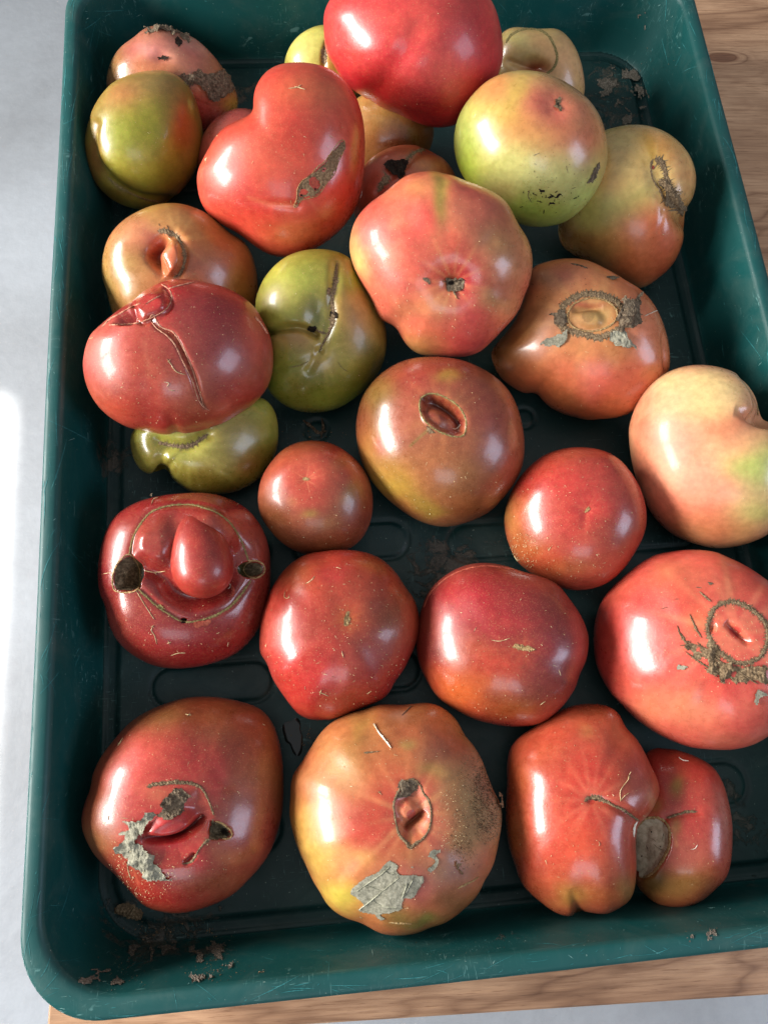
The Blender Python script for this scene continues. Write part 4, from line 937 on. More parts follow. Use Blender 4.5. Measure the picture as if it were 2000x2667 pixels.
t17.patch('curled_sepal', [(788,622),(825,625),(858,600),(870,640),(862,682),(825,678),(812,650)], BLACKLEAF, lift=1.2, jag=9, crinkle=1.3)
t17.patch('curled_sepal', [(985,460),(1020,470),(1070,492),(1060,500),(1020,490)], BLACKLEAF, lift=1.2, jag=9)
t17.ribbon('dry_line', [(885,433),(920,440),(950,452)], 5, BLACKLEAF, jag=.8)
t17.ribbon('fibre', [(1170,640),(1195,628),(1225,617),(1252,628)], 3, WHITE, lift=0.44)
t17.specks(60, 14, region=(800,520,160,100), mat=DARK, name='grit', size=(1.2,3)); t17.specks(30, 15)

# -- brown red with the hole
t18 = tomato('brownish red tomato with yellow flank and a deep open cavity at its centre', 'D',
    [(45,1090),(50,1020),(70,950),(112,890),(172,840),(250,806),(350,798),(450,812),(530,846),(602,896),(652,960),(682,1040),(698,1130),(695,1215),(665,1290),(612,1360),(560,1410),(480,1446),(390,1464),(300,1446),(220,1400),(150,1340),(90,1262),(58,1178)],
    hf=.74, hb=.42, p=2.15, seed=28, base=(150,82,58), res=(300,130,28),
    feats=[('pit',[(300,962),(340,945),(392,962),(442,998),(466,1048),(462,1098),(425,1108),(370,1086),(320,1052),(300,1010)],4.0,12),('groove',[(312,965),(360,972),(410,1000),(448,1045),(446,1092)],20,6,'both'),('bump',350,1040,70,48,35,2.2,.8,.6),('groove',[(250,1330),(280,1220),(330,1120)],60,.7,'end')],
    cols=[(180,1280,150,110,(182,148,56),.95,30),(120,1180,80,120,(170,120,62)),(300,880,180,90,(156,66,54)),(380,880,60,26,(162,130,56),.8),(250,1000,110,80,(168,78,60),.8),(600,1080,110,190,(162,72,58)),(420,1250,190,110,(158,96,58)),(330,1390,90,50,(140,130,50),.7),(150,1150,50,50,(190,90,80),.7),(110,950,80,80,(140,96,50)),(520,1380,110,70,(136,72,42)),
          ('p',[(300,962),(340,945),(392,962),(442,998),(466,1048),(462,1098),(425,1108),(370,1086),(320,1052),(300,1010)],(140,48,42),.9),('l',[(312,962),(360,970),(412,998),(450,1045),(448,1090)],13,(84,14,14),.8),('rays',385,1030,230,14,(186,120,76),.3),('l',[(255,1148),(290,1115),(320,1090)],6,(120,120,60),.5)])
t18.ribbon('rim_scar', [(296,962),(338,942),(392,958),(445,995),(472,1048),(466,1102),(425,1112),(368,1092),(318,1058),(292,1012)], 5, THINCORK, closed=True, spikes=.6, lift=.3, spike_len=2.6)
t18.ribbon('rim_scar', [(318,1070),(335,1090),(350,1098)], 12, CORK, spikes=.5)
t18.ribbon('fibre', [(420,1080),(432,1082),(445,1072),(450,1065)], 4, WHITE, lift=0.18)
t18.specks(60, 16)

# -- pale one at the right edge
t19 = tomato('pale peach and green heart shaped tomato cut off by the right edge', 'D',
    [(1109,1110),(1116,1050),(1150,970),(1202,900),(1272,855),(1350,832),(1432,832),(1512,852),(1572,892),(1610,950),(1624,1008),(1640,1045),(1690,1062),(1738,1100),(1766,1170),(1776,1260),(1762,1350),(1722,1435),(1660,1494),(1570,1536),(1460,1553),(1360,1530),(1278,1490),(1202,1412),(1151,1310),(1120,1210)],
    hf=.80, hb=.52, center=(1430,1210), seed=29, base=(230,166,138), res=(300,120,28), soft=1.5,
    feats=[('groove',[(1670,1048),(1618,1040),(1570,1022),(1525,1008)],24,7,'end'),('groove',[(1555,862),(1598,925),(1614,985),(1612,1045)],12,1.8)],
    cols=[(1420,900,220,80,(226,196,146)),(1400,1000,180,50,(196,184,130),.6),(1150,1120,70,170,(208,116,92)),(1300,1400,220,100,(214,116,96)),(1500,1480,200,90,(208,128,90)),(1620,1240,130,120,(182,184,104)),(1500,1060,110,60,(216,128,98)),(1330,1150,140,130,(218,150,122)),(1650,1420,120,60,(204,176,112)),(1450,1330,160,60,(222,150,126),.8),(1560,1120,90,70,(222,168,124),.8)])
t19.ribbon('fold_line', [(1548,858),(1590,905),(1614,965),(1618,1030)], 4, THINCORK, lift=.15)
t19.specks(16, 17, size=(1,2.5))

# -- medium red
t21 = tomato('medium red tomato with a small star scar, next to the pale peach one', 'F',
    [(521,425),(530,358),(560,280),(610,210),(680,152),(760,121),(850,113),(940,125),(1010,160),(1070,230),(1110,310),(1129,400),(1120,482),(1080,562),(1030,632),(960,690),(870,718),(790,718),(700,690),(622,642),(570,590),(532,500)],
    hf=.74, p=2.15, seed=30, base=(178,62,54),
    feats=[('dim',878,375,60,56,0,2.0),('groove',[(860,450),(872,400)],20,.6)],
    cols=[(850,250,200,120,(184,60,54)),(600,540,120,120,(164,84,50)),(560,400,60,80,(170,120,64)),(650,380,110,60,(184,104,66)),(760,640,200,70,(166,78,50)),(1020,500,110,120,(164,62,50)),(760,420,90,90,(184,64,54)),(920,380,90,70,(178,44,48),.7),('rays',878,375,100,10,(198,96,76),.5)])
t21.patch('star_scar', [(862,378),(868,362),(880,358),(888,368),(885,385),(870,396)], PALECORK, lift=.8, jag=7, step=1.8)
for i,pts in enumerate([[(706,540),(712,556)],[(722,535),(708,556)],[(750,385),(756,388)],[(560,575),(575,600),(580,620)]]): t21.ribbon('fibre', pts, 3, STRAW, lift=0.22, seed=i)
t21.specks(80, 18); t21.specks(60, 19, region=(600,560,70,90), size=(1.5,3.5))

# -- small round
t20 = tomato('smallest round brownish-red tomato with a pale star scar, left of centre', 'E',
    [(832,345),(845,262),(882,190),(940,124),(1012,88),(1090,81),(1162,95),(1232,138),(1292,200),(1328,270),(1343,350),(1336,440),(1302,520),(1250,570),(1172,600),(1080,608),(1000,590),(930,542),(880,482),(845,422)],
    hf=.80, p=2.1, seed=31, base=(158,76,52),
    feats=[('dim',1043,255,50,46,0,1.4)],
    cols=[(1060,230,190,130,(192,78,62)),(900,420,80,140,(154,78,50)),(1060,395,36,26,(168,132,58),.9),(975,338,26,20,(170,110,56),.8),(1235,350,50,50,(158,120,56),.8),(1190,190,50,40,(168,104,58),.6),(1150,450,70,40,(160,104,54),.6),(1080,550,190,70,(136,62,40)),(1290,450,70,110,(132,64,40)),(1050,320,90,60,(184,72,56)),('rays',1043,256,70,8,(220,150,110),.5)])
t20.patch('star_scar', circle(1043,256,12,13,8), PALECORK, lift=.8, jag=7, step=1.8)
t20.specks(34, 20)

# -- the one with the nose
t22 = tomato('dark red tomato shaped like a face with a bulbous nose and two holes', 'E',
    [(97,695),(104,605),(130,505),(180,422),(268,366),(370,336),(480,322),(600,322),(702,352),(782,402),(842,482),(872,572),(880,680),(870,790),(842,900),(790,990),(712,1058),(600,1100),(480,1118),(372,1110),(280,1072),(202,1012),(150,930),(124,830),(104,770)],
    hf=.66, hb=.42, p=2.25, seed=32, base=(152,46,46), res=(340,170,28),
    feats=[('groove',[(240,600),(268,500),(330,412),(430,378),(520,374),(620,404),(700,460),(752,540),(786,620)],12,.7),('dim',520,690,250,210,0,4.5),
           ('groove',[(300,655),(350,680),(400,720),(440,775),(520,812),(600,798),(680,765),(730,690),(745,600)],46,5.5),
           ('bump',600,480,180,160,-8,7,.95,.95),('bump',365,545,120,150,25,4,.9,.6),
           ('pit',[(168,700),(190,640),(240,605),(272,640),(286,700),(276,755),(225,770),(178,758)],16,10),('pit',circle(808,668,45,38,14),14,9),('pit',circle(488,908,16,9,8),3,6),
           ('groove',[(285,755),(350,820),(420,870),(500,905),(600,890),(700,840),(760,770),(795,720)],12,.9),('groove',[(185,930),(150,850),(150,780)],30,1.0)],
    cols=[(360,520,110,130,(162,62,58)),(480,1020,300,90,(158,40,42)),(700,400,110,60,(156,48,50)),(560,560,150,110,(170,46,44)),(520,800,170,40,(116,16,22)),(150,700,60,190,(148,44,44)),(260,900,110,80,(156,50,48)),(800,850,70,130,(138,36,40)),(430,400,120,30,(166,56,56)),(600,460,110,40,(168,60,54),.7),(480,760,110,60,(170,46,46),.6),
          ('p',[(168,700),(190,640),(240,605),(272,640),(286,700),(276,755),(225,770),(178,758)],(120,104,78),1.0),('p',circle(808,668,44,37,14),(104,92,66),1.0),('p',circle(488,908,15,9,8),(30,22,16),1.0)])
add_lobe(t22, 'nose_lobe', 560, 602, 122, 190, 12, 15, 2.0, 17, (156,44,44), (174,52,46), seed=8, egg=.26)
t22.patch('hole_lining', [(170,702),(192,642),(238,610),(270,642),(283,700),(273,752),(225,766),(181,755)], HOLE, lift=.25, jag=3, crinkle=1.2, step=2.2)
t22.patch('hole_lining', circle(808,668,41,34,14), HOLE, lift=.25, jag=2, step=2.2)
t22.patch('hole_lining', circle(488,908,12,6,8), DARK, lift=.2, jag=1, step=1.6)
t22.ribbon('hole_rim', [(165,705),(188,640),(238,600),(275,638),(290,700),(280,758),(225,775),(174,762)], 6, PALECORK, closed=True, lift=.5)
t22.ribbon('hole_rim', circle(808,668,48,40,14), 6, PALECORK, closed=True, lift=.5)
t22.ribbon('zipper_scar', [(240,605),(250,550),(268,500),(300,450),(345,405),(430,378),(520,375),(575,388),(640,412),(700,460),(740,520),(765,580),(782,632)], 6.5, THINCORK, spikes=.75, lift=.2, spike_len=1.8)
t22.ribbon('zipper_scar', [(280,757),(320,795),(365,835),(420,872),(470,902),(520,908),(600,890),(660,862),(705,832),(750,780),(795,715)], [8,7,8,7,6,8,9,9,9,8,6], THINCORK, spikes=.75, lift=.2, spike_len=1.6)
t22.patch('scar_fleck', [(360,838),(385,832),(400,852),(385,862)], THINCORK, lift=.6, jag=7)
t22.patch('pale_scab', [(522,915),(550,898),(600,895),(614,915),(590,935),(545,945),(525,930)], FLESH, lift=.25, jag=7)
t22.ribbon('little_horn', [(702,740),(712,760),(708,782),(690,796)], [5,14,16,6], FLESH, lift=3.5, jag=.1)
t22.ribbon('fibre', [(682,724),(695,732),(700,745),(690,758)], 3, WHITE, lift=0.66)
for i,pts in enumerate([[(272,765),(310,830),(355,898)],[(350,925),(340,945),(355,970),(365,1010)],[(340,930),(352,922)],[(430,1060),(460,1050),(495,1048)],[(300,672),(350,682),(405,676)],[(355,680),(362,692)],[(118,690),(165,682)],[(415,990),(425,1010)],[(412,1005),(430,998)],[(690,1000),(685,1020)],[(635,962),(650,955)],[(340,375),(350,350),(370,342)],[(730,375),(745,362)]]): t22.ribbon('fibre', pts, 3, STRAW, lift=0.22, seed=i)
t22.patch('seed_husk', [(315,345),(345,328),(405,326),(412,338),(370,345),(340,352)], BLACKLEAF, lift=2.0, jag=12, crinkle=2)
t22.specks(90, 21)

# -- red lobed
t23 = tomato('glossy red lobed tomato directly below the smallest round one', 'E',
    [(828,1000),(838,905),(868,820),(898,735),(960,662),(1030,612),(1110,582),(1200,577),(1292,584),(1372,612),(1430,660),(1482,722),(1532,790),(1554,880),(1546,980),(1512,1080),(1462,1170),(1402,1250),(1322,1290),(1242,1320),(1152,1355),(1080,1355),(1010,1330),(950,1262),(900,1182),(868,1110),(834,1060)],
    hf=.76, hb=.40, p=2.1, seed=33, base=(172,58,46), res=(280,110,28), ribs=7, ribamp=.0003,
    feats=[('dim',1232,895,70,70,0,1.6),('groove',[(1120,600),(1170,740),(1220,860)],50,1.5,'end'),('groove',[(1500,760),(1400,830),(1280,880)],50,1.2,'end'),('groove',[(1450,1180),(1360,1080),(1270,960)],50,1.5,'end'),('groove',[(1120,1350),(1180,1180),(1220,1000)],44,1.2,'end'),('groove',[(850,1090),(980,1010),(1140,940)],50,1.4,'end'),('groove',[(900,720),(1030,800),(1160,870)],50,.9,'end')],
    cols=[(1020,680,130,90,(168,76,46)),(1190,690,80,60,(178,44,50),.8),(1480,850,110,160,(152,68,42)),(1400,650,90,70,(158,66,42)),(1330,800,110,120,(166,62,44),.8),(900,900,80,120,(182,62,50)),(1050,1200,180,140,(184,42,44)),(1380,1080,150,150,(160,50,50),.9),(1240,900,60,60,(180,70,44)),(920,1080,90,70,(190,52,54)),(1240,1270,150,60,(158,44,38)),('rays',1232,895,110,12,(200,110,60),.4)])
t23.patch('stalk_scar', [(1222,905),(1228,880),(1240,862),(1246,885),(1240,915),(1225,930),(1217,920)], PALECORK, lift=.8, jag=8, step=1.8, crinkle=1.5)
for i,pts in enumerate([[(1040,735),(1065,720),(1082,700)],[(948,770),(945,795),(962,800),(968,785)],[(1100,1225),(1145,1245)],[(1105,1240),(1112,1215)],[(1180,660),(1200,665)],[(1370,950),(1392,955)],[(1205,1040),(1212,1070)],[(1038,1200),(1040,1215)],[(1320,1235),(1338,1222)],[(1160,1155),(1170,1158)]]): t23.ribbon('fibre', pts, 3, STRAW, lift=0.22, seed=i)
t23.specks(130, 22)

# -- dark red
t24 = tomato('glossy dark red tomato with an orange underside and short dash scar, in the middle', 'F',
    [(147,985),(150,900),(165,805),(200,724),(260,668),(340,630),(432,613),(520,620),(602,648),(682,670),(750,702),(802,768),(852,842),(882,922),(876,1002),(850,1082),(820,1160),(770,1232),(690,1290),(600,1315),(502,1311),(402,1286),(312,1241),(240,1190),(190,1112),(160,1052)],
    hf=.76, hb=.40, p=2.1, seed=34, base=(150,52,48), res=(280,110,28), ribs=6, ribamp=.0004,
    feats=[('dim',602,977,90,50,0,1.3),('groove',[(850,1090),(760,1060),(670,1010)],44,1.2,'end'),('groove',[(600,1310),(610,1180),(605,1040)],44,.8,'end'),('groove',[(170,820),(300,880),(480,950)],60,.8,'end')],
    cols=[(420,800,230,150,(172,38,48)),(340,1140,190,120,(188,82,42)),(460,1040,150,70,(182,58,44)),(560,1250,160,60,(160,74,38)),(660,760,150,90,(150,52,50)),(760,1000,110,170,(146,44,50)),(180,950,50,150,(134,40,38)),(480,860,60,30,(180,70,60),.6),('rays',602,977,120,12,(196,90,60),.3)])
t24.ribbon('dash_scar', [(553,972),(575,968),(600,976),(630,978),(652,984)], [12,20,22,20,10], PALECORK, spikes=.6, lift=.7, spike_len=.6)
t24.ribbon('skin_seam', [(172,800),(200,738),(262,678),(340,638),(430,621),(520,628),(600,655),(660,668)], 5, FLESH, lift=.3)
for i,pts in enumerate([[(388,905),(398,885)],[(460,940),(500,945),(545,932)],[(676,958),(684,966)],[(675,1220),(695,1205)],[(755,1070),(762,1095)]]): t24.ribbon('fibre', pts, 3, STRAW, lift=0.18, seed=i)
t24.specks(60, 23)

# -- big pink at the right edge
t25 = tomato('big flat pink tomato at the right edge with a corky ring and shredded leaf bits', 'F',
    [(907,935),(914,850),(940,770),(990,700),(1060,632),(1142,582),(1232,552),(1330,545),(1432,560),(1532,602),(1622,652),(1722,740),(1790,860),(1812,980),(1792,1100),(1742,1232),(1700,1320),(1622,1372),(1540,1400),(1450,1412),(1330,1400),(1202,1352),(1100,1292),(1030,1222),(968,1150),(920,1050)],
    hf=.70, hb=.42, p=2.1, seed=35, base=(206,82,76), res=(320,130,28), center=(1370,975), ribs=8, ribamp=.0003,
    feats=[('dim',1525,905,170,170,0,2.2),('groove',[(1478,858),(1530,900),(1592,958)],17,4.5,'both'),('dim',1418,882,16,24,20,2.5),('groove',[(1240,560),(1360,660),(1460,780)],50,1.1,'end'),('groove',[(1270,1330),(1360,1200),(1440,1080)],50,1.0,'end'),('groove',[(1480,550),(1510,650),(1530,760)],30,.8,'end')],
    cols=[(1200,650,200,90,(210,92,80)),(1000,960,90,190,(198,62,58)),(1250,1250,230,90,(210,112,92)),(1300,780,110,90,(206,70,62),.6),(1480,1380,200,60,(196,96,84)),(1600,700,140,80,(206,78,70)),(1180,1000,170,130,(214,86,82)),(1530,910,110,110,(206,74,72)),(1330,830,70,60,(216,120,80),.5),('l',[(1480,860),(1530,902),(1590,955)],12,(168,32,38),.8),('rays',1525,905,360,20,(226,140,110),.45),(1420,1130,90,60,(210,70,60),.6)])
t25.ribbon('ring_scar', [(1398,900),(1405,845),(1430,800),(1480,778),(1530,780),(1590,812),(1632,850),(1655,900),(1650,960),(1620,1015),(1560,1040),(1500,1030),(1440,985),(1410,945)], 17, CORK, closed=True, spikes=.85, lift=.7, spike_len=1.3)
for i,pts in enumerate([[(1265,878),(1285,930),(1320,965)],[(1318,828),(1345,890),(1370,930)],[(1275,965),(1330,960),(1380,975),(1450,1020)],[(1300,990),(1360,1035),(1420,1070)],[(1350,950),(1400,1000),(1480,1050)],[(1360,732),(1385,752),(1410,775)],[(1280,910),(1300,945)],[(1480,1050),(1550,1090),(1610,1130)],[(1380,1060),(1440,1100)]]):
    t25.ribbon('leaf_shred', pts, [3,6,8,5], CORK, spikes=.6, lift=.9, spike_len=2.2, seed=i)
t25.patch('leaf_shred', [(1370,960),(1410,985),(1450,1030),(1500,1048),(1560,1060),(1600,1050),(1650,1060),(1665,1130),(1620,1125),(1570,1110),(1510,1115),(1450,1100),(1405,1060),(1375,1010)], CORK, lift=1.8, jag=20, crinkle=1.7, step=2.3)
t25.patch('leaf_shred', [(1285,950),(1330,955),(1380,985),(1430,1035),(1480,1060),(1520,1075),(1480,1100),(1420,1078),(1360,1030),(1310,985)], CORK, lift=1.2, jag=22, crinkle=1.8, step=2.1)
t25.patch('leaf_shred', [(1395,930),(1405,985),(1440,1035),(1480,1055),(1450,1000),(1420,950)], CORK, lift=.7, jag=14, crinkle=1.6, step=2.1)
t25.patch('leaf_shred', [(1600,1150),(1640,1165),(1655,1175),(1625,1195),(1610,1218),(1598,1200)], GREYLEAF, lift=1.0, jag=7)
t25.patch('leaf_shred', [(1255,1050),(1275,1042),(1308,1062),(1300,1076),(1255,1072)], GREYLEAF, lift=.8, jag=9)
t25.patch('leaf_shred', [(1395,690),(1435,688),(1430,702),(1400,704)], BLACKLEAF, lift=.6, jag=7)
t25.ribbon('dry_line', [(1252,764),(1275,764)], 4, BLACKLEAF); t25.ribbon('dry_line', [(1195,805),(1225,800)], 3, BLACKLEAF); t25.ribbon('dry_line', [(1345,712),(1370,716)], 4, BLACKLEAF)
t25.specks(120, 24, region=(1480,950,230,200)); t25.specks(30, 25)

# -- bottom left
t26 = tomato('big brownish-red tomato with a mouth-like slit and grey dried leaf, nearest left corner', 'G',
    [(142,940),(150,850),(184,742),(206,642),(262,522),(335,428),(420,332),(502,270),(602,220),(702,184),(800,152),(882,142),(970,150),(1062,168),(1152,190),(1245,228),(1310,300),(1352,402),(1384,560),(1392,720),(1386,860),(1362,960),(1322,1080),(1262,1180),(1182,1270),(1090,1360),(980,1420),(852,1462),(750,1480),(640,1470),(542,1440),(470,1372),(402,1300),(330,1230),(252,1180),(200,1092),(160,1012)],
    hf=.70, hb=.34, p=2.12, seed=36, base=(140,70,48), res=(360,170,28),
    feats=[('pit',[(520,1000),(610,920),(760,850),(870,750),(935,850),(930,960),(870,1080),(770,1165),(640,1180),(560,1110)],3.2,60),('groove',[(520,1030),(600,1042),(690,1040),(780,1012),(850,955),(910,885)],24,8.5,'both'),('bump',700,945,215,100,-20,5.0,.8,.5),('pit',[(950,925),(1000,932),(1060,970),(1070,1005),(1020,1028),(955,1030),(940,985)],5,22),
           ('groove',[(855,1120),(820,1160),(780,1185)],13,3,'both'),('groove',[(870,160),(880,400),(870,620)],110,1.6,'end'),('groove',[(1050,700),(980,620),(900,560)],40,.9,'end'),('groove',[(250,1180),(400,1120),(520,1080)],60,1.2,'end'),('groove',[(170,700),(330,740)],60,1.0,'end')],
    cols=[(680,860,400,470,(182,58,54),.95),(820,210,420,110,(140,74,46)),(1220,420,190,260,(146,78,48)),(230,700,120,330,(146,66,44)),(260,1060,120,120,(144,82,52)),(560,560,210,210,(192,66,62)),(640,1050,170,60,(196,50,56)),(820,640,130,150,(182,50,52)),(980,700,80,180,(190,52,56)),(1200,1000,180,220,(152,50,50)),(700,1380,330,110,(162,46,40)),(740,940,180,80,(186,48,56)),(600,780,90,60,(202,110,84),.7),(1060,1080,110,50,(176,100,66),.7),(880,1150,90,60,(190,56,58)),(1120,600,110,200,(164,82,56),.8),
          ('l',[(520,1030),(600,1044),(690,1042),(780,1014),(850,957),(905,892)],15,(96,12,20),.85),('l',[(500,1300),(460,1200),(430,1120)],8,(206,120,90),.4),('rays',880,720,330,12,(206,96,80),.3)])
leafA = [(700,748),(740,722),(790,728),(815,760),(800,792),(850,800),(838,812),(795,800),(782,850),(745,895),(700,922),(650,905),(618,905),(606,880),(640,850),(640,810)]
t26.patch('dried_leaf_scrap', leafA, BLACKLEAF, lift=1.6, jag=8, crinkle=1.4, step=2.2)
t26.patch('dried_leaf_scrap', [(590,862),(612,900),(604,935),(560,965),(520,985),(498,1010),(502,1060),(556,1085),(556,1110),(606,1140),(600,1170),(645,1215),(655,1245),(735,1258),(700,1275),(600,1280),(540,1275),(500,1232),(450,1180),(400,1128),(350,1118),(350,1080),(392,1060),(412,1022),(360,1010),(372,990),(428,992),(436,935),(388,905),(440,908),(520,900),(560,868)], GREYLEAF, lift=1.5, jag=9, crinkle=1.4, step=2.2)
t26.ribbon('corky_scar', [(552,712),(600,695),(650,690),(720,682),(790,684),(850,695),(895,722),(925,775),(948,830),(965,885)], [20,26,20,24,22,20,14,12,12,14], CORK, spikes=.7, lift=.8, spike_len=.7)
t26.patch('hole_lining', [(955,905),(975,918),(1005,935),(1060,972),(1068,1005),(1020,1025),(950,1035),(938,985)], HOLE, lift=.25, jag=5)
t26.patch('hole_lining', [(1010,960),(1045,970),(1062,990),(1050,1005),(1015,1000),(1000,980)], DARK, lift=.5, jag=5)
t26.ribbon('hole_rim', [(975,920),(1012,930),(1062,968),(1078,1000),(1062,1028),(1020,1032)], 8, PALECORK, lift=.7, spikes=.5)
t26.ribbon('corky_scar', [(945,1028),(910,1055),(872,1100),(845,1150),(815,1178),(765,1185)], [16,14,8,16,12,5], CORK, spikes=.5, lift=.5)
for i,pts in enumerate([[(375,455),(392,430),(405,408)],[(372,440),(390,440)],[(790,262),(825,268)],[(800,275),(820,255)],[(1265,322),(1280,330)],[(320,885),(315,915)],[(430,1170),(440,1230),(455,1275)],[(390,900),(440,905)]]): t26.ribbon('fibre', pts, 3.5, STRAW, lift=0.26, seed=i)
t26.specks(150, 26, region=(500,1260,260,170)); t26.specks(120, 27)

# -- bottom middle
t27 = tomato('large orange and yellow tomato with soil on one shoulder and a leaf stuck on', 'H',
    [(124,880),(130,780),(150,642),(202,555),(255,455),(325,372),(405,305),(502,258),(602,225),(702,206),(800,212),(902,206),(982,200),(1062,222),(1150,282),(1212,370),(1262,455),(1312,545),(1352,642),(1392,722),(1422,800),(1430,900),(1420,1020),(1398,1150),(1342,1270),(1262,1398),(1182,1480),(1092,1540),(1000,1572),(900,1605),(800,1618),(702,1612),(622,1580),(560,1558),(490,1528),(420,1488),(358,1430),(310,1370),(268,1290),(230,1182),(188,1082),(148,980)],
    hf=.70, hb=.36, p=2.12, seed=37, base=(188,108,68), res=(360,170,28), ribs=9, ribamp=.0004,
    feats=[('dim',890,880,190,240,0,3.2),('groove',[(838,972),(880,932),(920,900),(970,855)],26,6,'both'),('pit',[(800,780),(860,700),(930,690),(985,780),(995,900),(950,1010),(880,1050),(820,1000),(790,900)],2.2,34),('bump',865,850,80,95,-20,2.6,.8,.6),('groove',[(600,230),(640,430),(740,640)],60,1.0,'end'),('groove',[(1220,380),(1100,520),(980,660)],60,1.3,'end'),('groove',[(1400,730),(1220,800),(1050,840)],60,.9,'end'),('groove',[(1330,1290),(1180,1150),(1010,1020)],60,1.2,'end'),('groove',[(560,1570),(680,1380),(800,1140)],60,.9,'end'),('groove',[(300,1370),(480,1220),(700,1030)],60,.9,'end'),('groove',[(130,780),(330,800),(600,830)],80,.8,'end'),('groove',[(260,440),(420,560),(640,720)],70,.9,'end'),('groove',[(1000,1570),(960,1400),(900,1150)],60,.7,'end')],
    cols=[(700,900,270,230,(192,72,56)),(560,960,120,120,(196,66,50),.8),(200,900,110,200,(186,138,70)),(380,480,180,160,(184,122,72)),(300,1150,150,180,(192,150,78)),(440,1400,160,100,(190,164,70)),(560,1180,110,60,(194,140,72),.8),(840,330,230,110,(168,94,64)),(1060,520,130,130,(166,92,72)),(1020,640,90,60,(168,130,70),.8),(1300,790,230,340,(158,130,104),.92),(880,450,46,36,(158,128,76),.8),(1050,1000,110,200,(192,88,74)),(960,1330,200,110,(182,92,84)),(1200,1230,150,130,(168,110,104)),(900,1530,240,60,(140,110,58)),(960,1520,60,40,(120,124,50),.6),(1200,1460,120,80,(146,92,56)),(820,320,70,30,(186,128,116),.7),(560,330,60,80,(176,124,66),.6),(900,760,130,60,(176,78,66),.6),(880,880,100,130,(176,74,72)),
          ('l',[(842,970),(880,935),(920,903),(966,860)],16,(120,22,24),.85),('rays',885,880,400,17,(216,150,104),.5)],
    dull=[(1280,800,200,340,.5),(885,880,90,150,.12)])
t27.ribbon('ring_scar', [(895,665),(935,700),(952,745),(985,790),(1000,850),(1000,920),(982,985),(945,1035),(900,1062),(872,1085),(845,1050),(808,1010),(788,950),(776,880),(770,820),(785,770),(820,705),(855,675)], [12,10,12,12,10,12,12,14,22,24,18,12,10,12,14,16,22,16], CORK, closed=True, spikes=.6, lift=.7, spike_len=.7)
t27.patch('corky_scar', [(778,752),(800,710),(840,675),(885,660),(930,672),(932,710),(880,742),(850,768),(812,782),(790,790)], BLACKLEAF, lift=.8, jag=10, crinkle=1.0)
t27.ribbon('fibre', [(862,765),(895,768)], 4, DARK, lift=0.33); t27.ribbon('fibre', [(880,925),(888,945)], 3, STRAW, lift=0.33)
t27.ribbon('brown_mark', [(587,500),(620,497),(655,494),(688,490)], [14,12,5,3], CORK, lift=.5)
for i,(pts) in enumerate([[(675,735),(695,760)],[(690,738),(668,748)],[(530,448),(538,452)],[(640,320),(660,345),(680,362)],[(770,512),(795,516)],[(560,1510),(580,1520)],[(70,788),(85,786)]]): t27.ribbon('fibre', pts, 3, STRAW, lift=0.22, seed=i)
t27.ribbon('skin_crease', [(1165,1335),(1210,1312),(1260,1288),(1292,1262)], [5,12,9,5], PALECORK, lift=.4)
t27.ribbon('skin_crease', [(740,1545),(800,1550),(880,1553)], [4,8,4], PALECORK, lift=.4)
t27.ribbon('dry_line', [(820,270),(850,240),(880,212)], 4, BLACKLEAF); 
t27.specks(1300, 28, region=(1340,820,110,270), size=(1.0,4.0), mat=SOIL, name='dried_soil')
t27.specks(500, 29, region=(1270,620,120,140), size=(1.0,3.5), mat=SOIL, name='dried_soil')
t27.specks(160, 30, region=(1140,900,120,260), size=(1.2,3.5))
t27.specks(160, 31, region=(1200,1130,90,110), size=(1.2,4.0), mat=SOIL, name='dried_soil')
t27.specks(420, 41, region=(1335,790,85,230), size=(3.5,9.0), mat=SOIL2, name='dried_soil')
t27.specks(120, 42, region=(1180,1010,70,190), size=(2.5,6.0), mat=SOIL2, name='dried_soil')
t27.patch('soil_cake', [(1395,770),(1425,762),(1438,830),(1436,940),(1420,1010),(1405,960),(1402,860)], SOIL, lift=2.0, jag=14, crinkle=1.6)
t27.patch('soil_cake', [(1150,1180),(1190,1172),(1195,1210),(1210,1248),(1180,1235),(1160,1215)], SOIL, lift=1.4, jag=12, crinkle=1.6)
t27.specks(110, 32)
leaf = [(742,1165),(765,1172),(797,1195),(795,1235),(822,1250),(870,1252),(948,1258),(950,1300),(925,1340),(902,1385),(870,1398),(838,1400),(828,1440),(835,1458),(790,1470),(725,1490),(690,1498),(720,1525),(700,1536),(670,1522),(650,1492),(600,1490),(548,1472),(585,1442),(560,1410),(508,1372),(525,1312),(590,1270),(670,1232),(715,1180)]
o = t27.patch('dried_leaf', leaf, GREYLEAF, lift=.45, jag=3, crinkle=.35, step=2.2, parent=None, smooth=True)
o['label'] = 'grey-green dried leaf fragment stuck low on the orange and yellow tomato'; o['category'] = 'leaf'
LV = o
for pts in [[(560,1462),(640,1400),(720,1335),(800,1270)],[(545,1350),(600,1310),(690,1250),(745,1200)],[(835,1380),(860,1330),(885,1285)],[(640,1400),(700,1440),(790,1450)],[(600,1312),(650,1330),(700,1350)],[(720,1225),(745,1245),(775,1240)],[(820,1395),(840,1340),(850,1300)]]:
    r = t27.ribbon('vein', pts, 2.0, GREYVEIN, lift=1.3, jag=.1); r.parent = LV; r.location = np.array(t27.parent.location)-np.array(LV.location)
o = t27.patch('leaf_scrap', [(992,1112),(1015,1098),(1042,1104),(1058,1090),(1056,1115),(1032,1135),(1052,1165),(1048,1195),(1028,1222),(990,1236),(974,1216),(1012,1196),(1018,1155),(986,1140)], GREYLEAF, lift=.7, jag=5, step=2.2, parent=None)
